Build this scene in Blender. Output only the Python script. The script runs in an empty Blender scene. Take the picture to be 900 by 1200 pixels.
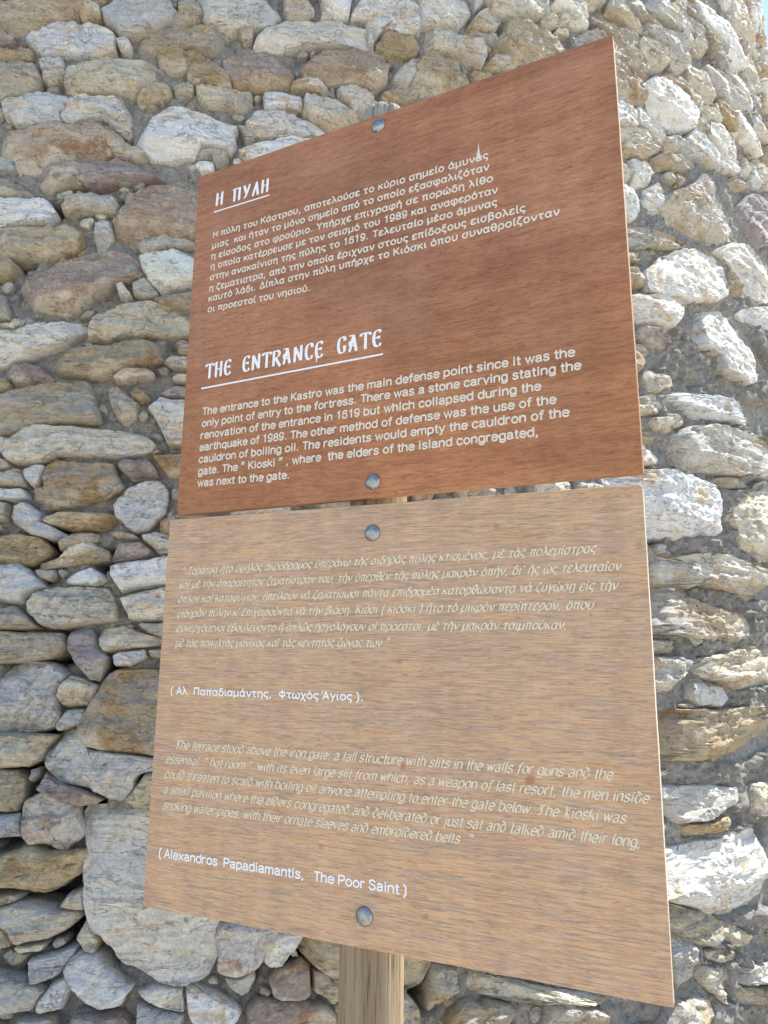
import bpy, math, unicodedata
import numpy as np
from mathutils import Vector, Matrix

# ------------------------------------------------------------------ camera, sky, sun, exposure
C = bpy.context.scene.collection
scene = bpy.context.scene
CAM = np.array([0.0, 0.0, 1.6])                 # eye height of the photographer
UPC = np.array([0.014, 0.977, -0.212]); UPC /= np.linalg.norm(UPC)     # world up seen from the camera
FWC = np.array([0, 0, -1.0]) - UPC * (-UPC[2]); FWC /= np.linalg.norm(FWC)
RTC = np.cross(FWC, UPC)
M = np.array([RTC, FWC, UPC])                    # camera axes -> world axes
FPX = 860.0
cam = bpy.data.objects.new('camera', bpy.data.cameras.new('camera')); C.objects.link(cam)
mw = Matrix.Identity(4)
for i in range(3):
    for j in range(3):
        mw[i][j] = M[i, j]
    mw[i][3] = CAM[i]
cam.matrix_world = mw
cam.data.sensor_fit = 'VERTICAL'; cam.data.sensor_height = 36.0; cam.data.lens = 36.0 * FPX / 1200
cam.data.clip_start = 0.05; cam.data.clip_end = 2000
scene.camera = cam

SUN_AZ, SUN_EL = 67.0, 53.0                      # clockwise from straight ahead, above the horizon
world = bpy.data.worlds.new("World"); scene.world = world; world.use_nodes = True
wn = world.node_tree
sky = wn.nodes.new('ShaderNodeTexSky'); sky.sky_type = 'NISHITA'; sky.sun_disc = False
sky.sun_elevation = math.radians(SUN_EL); sky.sun_rotation = math.radians(SUN_AZ)
sky.air_density = 1.0; sky.dust_density = 0.3; sky.ozone_density = 1.0
bgn = wn.nodes['Background']; bgn.inputs['Strength'].default_value = 0.13
wn.links.new(sky.outputs[0], bgn.inputs['Color'])
sun = bpy.data.objects.new('sun', bpy.data.lights.new('sun', 'SUN')); C.objects.link(sun)
sun.data.energy = 4.4; sun.data.angle = math.radians(0.5); sun.data.color = (1.0, 0.95, 0.87)
sa, se = math.radians(SUN_AZ), math.radians(SUN_EL)
SUNV = Vector((math.sin(sa) * math.cos(se), math.cos(sa) * math.cos(se), math.sin(se)))
sun.rotation_euler = SUNV.to_track_quat('Z', 'Y').to_euler()
sun.location = (6, 3, 9)
scene.view_settings.view_transform = 'Standard'; scene.view_settings.look = 'None'
scene.view_settings.exposure = 1.27; scene.view_settings.gamma = 1.0
scene.view_settings.use_white_balance = True; scene.view_settings.white_balance_temperature = 6500; scene.view_settings.white_balance_tint = 8

# ------------------------------------------------------------------ numeric helpers
rng = np.random.default_rng(7)

def ray(px, py):
    """world direction through a point of the photograph (900 x 1200)"""
    return M @ (np.array([px - 450.0, 600.0 - py, -FPX]))

def proj(P):
    c = M.T @ (np.asarray(P) - CAM)
    if c[2] > -0.05: return (-9999.0, -9999.0)
    return (450 + FPX * c[0] / -c[2], 600 - FPX * c[1] / -c[2])

def _hash(ix, iy, iz):
    h = (ix * 374761393 + iy * 668265263 + iz * 2147483647 + 1013904223) & 0xffffffff
    h = ((h ^ (h >> 13)) * 1274126177) & 0xffffffff
    h = ((h ^ (h >> 16)) * 2246822519) & 0xffffffff
    return ((h ^ (h >> 15)) & 0xffffff) / float(0xffffff) * 2 - 1

def vnoise(x, y, z):
    x0 = np.floor(x).astype(np.int64); y0 = np.floor(y).astype(np.int64); z0 = np.floor(z).astype(np.int64)
    fx, fy, fz = x - x0, y - y0, z - z0
    fx = fx * fx * fx * (fx * (fx * 6 - 15) + 10); fy = fy * fy * fy * (fy * (fy * 6 - 15) + 10); fz = fz * fz * (3 - 2 * fz)
    r = 0
    for i in (0, 1):
        for j in (0, 1):
            for k in (0, 1):
                w = (fx if i else 1 - fx) * (fy if j else 1 - fy) * (fz if k else 1 - fz)
                r = r + w * _hash(x0 + i, y0 + j, z0 + k)
    return r

def fbm(x, y, z, o=4, g=0.5):
    a, r, f = 1.0, 0, 1.0
    for i in range(o):
        r = r + a * vnoise(x * f + 17.3 * i, y * f + 5.1 * i, z * f + 9.7 * i); a *= g; f *= 2.03
    return r

def mesh_of(name, V, F, mats=None, idx=None, smooth=True, tint=None):
    me = bpy.data.meshes.new(name)
    me.from_pydata(np.asarray(V).tolist(), [], F if isinstance(F, list) else F.tolist())
    for m in (mats or []): me.materials.append(m)
    if idx is not None: me.polygons.foreach_set('material_index', np.asarray(idx, dtype=np.int32))
    if smooth == 'stone': me.polygons.foreach_set('use_smooth', np.ones(len(me.polygons), dtype=bool)); me.update(); me.set_sharp_from_angle(angle=math.radians(26))
    elif smooth: me.polygons.foreach_set('use_smooth', np.ones(len(me.polygons), dtype=bool))
    if tint is not None:
        a = me.attributes.new('tint', 'FLOAT_COLOR', 'POINT')
        t = np.asarray(tint, dtype=np.float32)
        if t.ndim == 1: t = np.tile(t, (len(V), 1))
        if t.shape[1] == 3: t = np.hstack([t, np.ones((len(t), 1), np.float32)])
        a.data.foreach_set('color', t.ravel())
    me.update(); return me

def link(name, me, parent=None, mw=None):
    o = bpy.data.objects.new(name, me); C.objects.link(o)
    if parent is not None: o.parent = parent
    if mw is not None: o.matrix_local = mw
    return o

def thing(name, label, cat, loc=(0, 0, 0)):
    o = bpy.data.objects.new(name, None); C.objects.link(o); o.location = loc
    o['label'] = label; o['category'] = cat; return o

# ------------------------------------------------------------------ node helpers
class NT:
    def __init__(s, name):
        s.m = bpy.data.materials.new(name); s.m.use_nodes = True
        s.t = s.m.node_tree; s.b = s.t.nodes['Principled BSDF']
    def n(s, ty, **k):
        x = s.t.nodes.new(ty)
        for a, v in k.items(): setattr(x, a, v)
        return x
    def l(s, a, b): s.t.links.new(a, b)
    def coord(s, scale, rot=(0, 0, 0), rand=False):
        tc = s.n('ShaderNodeTexCoord'); out = tc.outputs['Object']
        if rand:
            oi = s.n('ShaderNodeObjectInfo'); mu = s.n('ShaderNodeMath', operation='MULTIPLY'); mu.inputs[1].default_value = 37.0
            s.l(oi.outputs['Random'], mu.inputs[0])
            ad = s.n('ShaderNodeVectorMath', operation='ADD'); s.l(out, ad.inputs[0]); s.l(mu.outputs[0], ad.inputs[1]); out = ad.outputs[0]
        mp = s.n('ShaderNodeMapping'); mp.inputs['Scale'].default_value = scale; mp.inputs['Rotation'].default_value = rot
        s.l(out, mp.inputs['Vector']); return mp.outputs[0]
    def noise(s, vec, scale=1.0, detail=5, rough=0.55, dist=0.0):
        x = s.n('ShaderNodeTexNoise'); x.inputs['Scale'].default_value = scale; x.inputs['Detail'].default_value = detail
        x.inputs['Roughness'].default_value = rough; x.inputs['Distortion'].default_value = dist
        s.l(vec, x.inputs['Vector']); return x.outputs['Fac']
    def ramp(s, fac, a, b, lo=0.0, hi=1.0):
        x = s.n('ShaderNodeMapRange'); x.inputs['From Min'].default_value = a; x.inputs['From Max'].default_value = b
        x.inputs['To Min'].default_value = lo; x.inputs['To Max'].default_value = hi
        s.l(fac, x.inputs['Value']); return x.outputs[0]
    def mix(s, fac, a, b, mode='MIX'):
        x = s.n('ShaderNodeMix', data_type='RGBA', blend_type=mode)
        for sock, v in ((x.inputs['Factor'], fac), (x.inputs['A'], a), (x.inputs['B'], b)):
            if isinstance(v, (int, float)): sock.default_value = v
            elif isinstance(v, tuple): sock.default_value = (*v, 1.0) if len(v) == 3 else v
            else: s.l(v, sock)
        return x.outputs['Result']
    def math(s, op, a, b):
        x = s.n('ShaderNodeMath', operation=op)
        for i, v in enumerate((a, b)):
            if isinstance(v, (int, float)): x.inputs[i].default_value = v
            else: s.l(v, x.inputs[i])
        return x.outputs[0]
    def bump(s, h, dist, strength=1.0, prev=None):
        x = s.n('ShaderNodeBump'); x.inputs['Distance'].default_value = dist; x.inputs['Strength'].default_value = strength
        s.l(h, x.inputs['Height'])
        if prev is not None: s.l(prev, x.inputs['Normal'])
        return x.outputs[0]
    def done(s, col, rough=0.9, nrm=None, spec=0.25):
        if isinstance(col, tuple): s.b.inputs['Base Color'].default_value = (*col, 1)
        else: s.l(col, s.b.inputs['Base Color'])
        if isinstance(rough, (int, float)): s.b.inputs['Roughness'].default_value = rough
        else: s.l(rough, s.b.inputs['Roughness'])
        s.b.inputs['Specular IOR Level'].default_value = spec
        if nrm is not None: s.l(nrm, s.b.inputs['Normal'])
        return s.m

# ------------------------------------------------------------------ stone and mortar materials
def stone_mat(name, stain, stain_lo, streak, streak_rot, vein=(0.66, 0.64, 0.60), pale=0.5, lichen=0.0, rel=1.0):
    """tint = the stone's own colour; stain = iron staining; streaks = bedding of the schist"""
    t = NT(name)
    at = t.n('ShaderNodeAttribute', attribute_name='tint'); base = at.outputs['Color']
    v = t.coord((1, 1, 1), rand=True)
    big = t.noise(v, 9, 5, 0.6, 0.6); mid = t.noise(v, 34, 6, 0.68, 0.4); fine = t.noise(v, 170, 5, 0.7)
    vs = t.coord((5, 46, 12), rot=(0, 0, streak_rot), rand=True)
    st = t.noise(vs, 1.0, 6, 0.65, 0.9)
    vs2 = t.coord((14, 150, 30), rot=(0, 0, streak_rot + 0.08), rand=True)
    st2 = t.noise(vs2, 1.0, 4, 0.6, 0.5)
    col = t.mix(t.ramp(t.math('ADD', t.math('MULTIPLY', big, 0.75), t.math('MULTIPLY', mid, 0.25)), stain_lo - 0.03, stain_lo + 0.05), base, stain)
    col = t.mix(t.math('MULTIPLY', t.ramp(mid, 0.5, 0.62), pale), col, vein)
    col = t.mix(t.math('MULTIPLY', t.ramp(st, 0.52, 0.66), streak), col, vein)
    col = t.mix(t.math('MULTIPLY', t.ramp(st2, 0.54, 0.42), streak * 0.5), col, t.mix(0.5, col, (0.12, 0.125, 0.14), 'MULTIPLY'))
    # thin dark cracks and pits
    cr = t.noise(t.coord((4, 22, 9), rot=(0, 0, streak_rot), rand=True), 1.0, 4, 0.6, 0.8)
    crk = t.ramp(t.math('ABSOLUTE', t.math('SUBTRACT', cr, 0.5), 0), 0.004, 0.012, 1.0, 0.0)
    cr2 = t.noise(t.coord((5, 7, 6), rot=(0, 0, 0.9), rand=True), 1.0, 4, 0.6, 0.5)
    crk2 = t.ramp(t.math('ABSOLUTE', t.math('SUBTRACT', cr2, 0.56), 0), 0.002, 0.006, 1.0, 0.0)
    crk = t.math('MULTIPLY', t.math('MAXIMUM', crk, crk2), t.ramp(mid, 0.42, 0.55))
    col = t.mix(t.math('MULTIPLY', crk, 0.45), col, (0.13, 0.11, 0.09))
    if lichen:
        lich = t.noise(v, 48, 7, 0.75)
        col = t.mix(t.math('MULTIPLY', t.ramp(lich, 0.5, 0.6), lichen), col, (0.17, 0.18, 0.19))
    pit = t.noise(v, 75, 4, 0.6)
    col = t.mix(t.ramp(pit, 0.36, 0.27, 0, 0.55), col, (0.09, 0.075, 0.06))
    g = t.math('MULTIPLY', t.ramp(fine, 0.3, 0.7, 0.78, 1.18), t.ramp(big, 0.3, 0.7, 0.85, 1.12))
    col = t.mix(1.0, col, t.n_comb(g), 'MULTIPLY') if hasattr(t, 'n_comb') else col
    hgt = t.math('ADD', t.math('MULTIPLY', mid, 1.0), t.math('MULTIPLY', st, 0.9 * streak + 0.25))
    nr = t.bump(hgt, 0.010 * rel, 1.0)
    nr = t.bump(fine, 0.005 * (0.5 + rel / 2), 1.0, nr)
    nr = t.bump(t.math('SUBTRACT', 1.0, crk), 0.004, 0.8, nr)
    nr = t.bump(st2, 0.004, 0.35 + 0.5 * streak, nr)
    return t.done(col, t.ramp(mid, 0.3, 0.7, 0.72, 0.95), nr, 0.25)

def _comb(self, v):
    x = self.n('ShaderNodeCombineColor'); [self.l(v, x.inputs[i]) for i in range(3)]; return x.outputs[0]
NT.n_comb = _comb

OCH = (0.40, 0.27, 0.13)
MATS = {
 'g': stone_mat('blue_grey_limestone', (0.46, 0.38, 0.27), 0.56, 0.35, 0.25, vein=(0.60, 0.59, 0.56), pale=0.45, rel=0.6),
 'w': stone_mat('white_marble', (0.50, 0.40, 0.28), 0.55, 0.45, -0.2, vein=(0.74, 0.73, 0.70), pale=0.55, rel=0.5),
 'c': stone_mat('cream_limestone', (0.45, 0.345, 0.22), 0.55, 0.55, 0.1, pale=0.45),
 'o': stone_mat('ochre_stone', (0.36, 0.235, 0.115), 0.55, 0.5, 0.05, vein=(0.50, 0.42, 0.28), pale=0.4),
 'b': stone_mat('red_brown_stone', (0.33, 0.21, 0.13), 0.54, 0.3, -0.15, vein=(0.62, 0.55, 0.46), pale=0.6),
 'p': stone_mat('purple_schist', (0.30, 0.22, 0.19), 0.55, 0.55, 0.1, vein=(0.42, 0.38, 0.38), pale=0.3),
 'k': stone_mat('grey_tan_schist', (0.43, 0.34, 0.23), 0.52, 0.65, -0.1, vein=(0.60, 0.55, 0.47), pale=0.4),
 's': stone_mat('streaked_marble', (0.48, 0.33, 0.20), 0.59, 0.9, 1.05, vein=(0.72, 0.67, 0.59), pale=0.4, rel=0.7),
 'l': stone_mat('lichen_marble', (0.42, 0.28, 0.19), 0.55, 0.35, 0.9, vein=(0.64, 0.59, 0.52), pale=0.6, lichen=0.4, rel=0.8),
}
TINT = {'g': (0.55, 0.54, 0.515), 'w': (0.68, 0.665, 0.63), 'c': (0.63, 0.58, 0.48), 'o': (0.50, 0.415, 0.295), 'b': (0.48, 0.375, 0.285),
        'p': (0.46, 0.405, 0.375), 'k': (0.52, 0.48, 0.41), 's': (0.65, 0.625, 0.58), 'l': (0.64, 0.59, 0.52)}

def mortar_mat():
    t = NT('lime_mortar')
    v = t.coord((1, 1, 1))
    a = t.noise(v, 14, 6, 0.7); b = t.noise(v, 70, 6, 0.75); c = t.noise(v, 260, 4, 0.7)
    col = t.mix(t.ramp(a, 0.35, 0.68), (0.40, 0.39, 0.37), (0.51, 0.465, 0.40))
    col = t.mix(t.ramp(b, 0.56, 0.68), col, (0.56, 0.545, 0.52))
    col = t.mix(t.ramp(b, 0.43, 0.33, 0, 0.6), col, (0.12, 0.11, 0.10))
    col = t.mix(t.ramp(c, 0.62, 0.74, 0, 0.6), col, (0.16, 0.14, 0.13))
    sp = t.noise(v, 420, 3, 0.6); gg = t.math('MULTIPLY', t.ramp(sp, 0.32, 0.68, 0.72, 1.25), t.ramp(b, 0.35, 0.65, 0.78, 1.15))
    col = t.mix(1.0, col, t.n_comb(gg), 'MULTIPLY')
    nr = t.bump(a, 0.03, 0.8); nr = t.bump(b, 0.016, 1.0, nr); nr = t.bump(c, 0.006, 1.0, nr)
    return t.done(col, 0.95, nr, 0.15)
MORTAR = mortar_mat()

# ------------------------------------------------------------------ ground
def ground():
    t = NT('pale_dusty_paving')
    v = t.coord((1, 1, 1)); a = t.noise(v, 1.2, 6); b = t.noise(v, 30, 6, 0.7)
    col = t.mix(a, (0.45, 0.395, 0.32), (0.54, 0.485, 0.41)); col = t.mix(t.ramp(b, 0.4, 0.7, 0, 0.4), col, (0.30, 0.27, 0.23))
    m = t.done(col, 0.95, t.bump(b, 0.01, 0.6), 0.2)
    n = 60; r = 900.0; V = []; F = []
    xs = np.sign(np.linspace(-1, 1, n)) * np.abs(np.linspace(-1, 1, n)) ** 3 * r
    for y in xs:
        for x in xs: V.append((x, y, 0.012 * math.sin(x * 1.7) * math.cos(y * 1.3) if abs(x) < 30 and abs(y) < 30 else 0.0))
    for j in range(n - 1):
        for i in range(n - 1): F.append((j * n + i, j * n + i + 1, (j + 1) * n + i + 1, (j + 1) * n + i))
    o = link('ground', mesh_of('ground', V, F, [m])); o['kind'] = 'structure'
ground()

# ------------------------------------------------------------------ the round rubble wall
A0, DC, R16, BAT = math.radians(-10.8), 5.75, 4.0, 0.05       # direction and distance of the tower's axis, radius at eye height, batter
CX, CY = DC * math.sin(A0), DC * math.cos(A0)
WALL_H = 6.6
def Rz(z): return R16 - BAT * (z - 1.6)
def wpos(ph, z, off=0.0):
    """point of the wall face; ph = angle round the axis (0 faces the camera), off = metres proud of it"""
    a = A0 + math.pi - ph
    r = Rz(z) + off
    return np.array([CX + r * np.sin(a), CY + r * np.cos(a), z + 0 * r])
def wframe(ph, z):
    e = 1e-4
    eu = wpos(ph + e, z) - wpos(ph - e, z); eu /= np.linalg.norm(eu)
    ev = wpos(ph, z + e) - wpos(ph, z - e); ev /= np.linalg.norm(ev)
    n = np.cross(eu, ev); return eu, ev, n
def hit(px, py, off=0.0):
    d = ray(px, py); d = d / np.linalg.norm(d)
    t = 0.5
    rel = lambda t: math.hypot(t * d[0] - CX, t * d[1] - CY) - (Rz(CAM[2] + t * d[2]) + off)
    for k in range(400):
        if rel(t + 0.03) <= 0: break
        t += 0.03
    else: return None
    a, b = t, t + 0.03
    for k in range(30):
        m = (a + b) / 2
        if rel(m) > 0: a = m
        else: b = m
    P = CAM + a * d
    ph = A0 + math.pi - math.atan2(P[0] - CX, P[1] - CY)
    ph = (ph + math.pi) % (2 * math.pi) - math.pi
    return ph, P[2]
def joint_depth(px):
    """how far the mortar lies behind the stone faces: raked out on the left, nearly flush on the right"""
    return px

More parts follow.
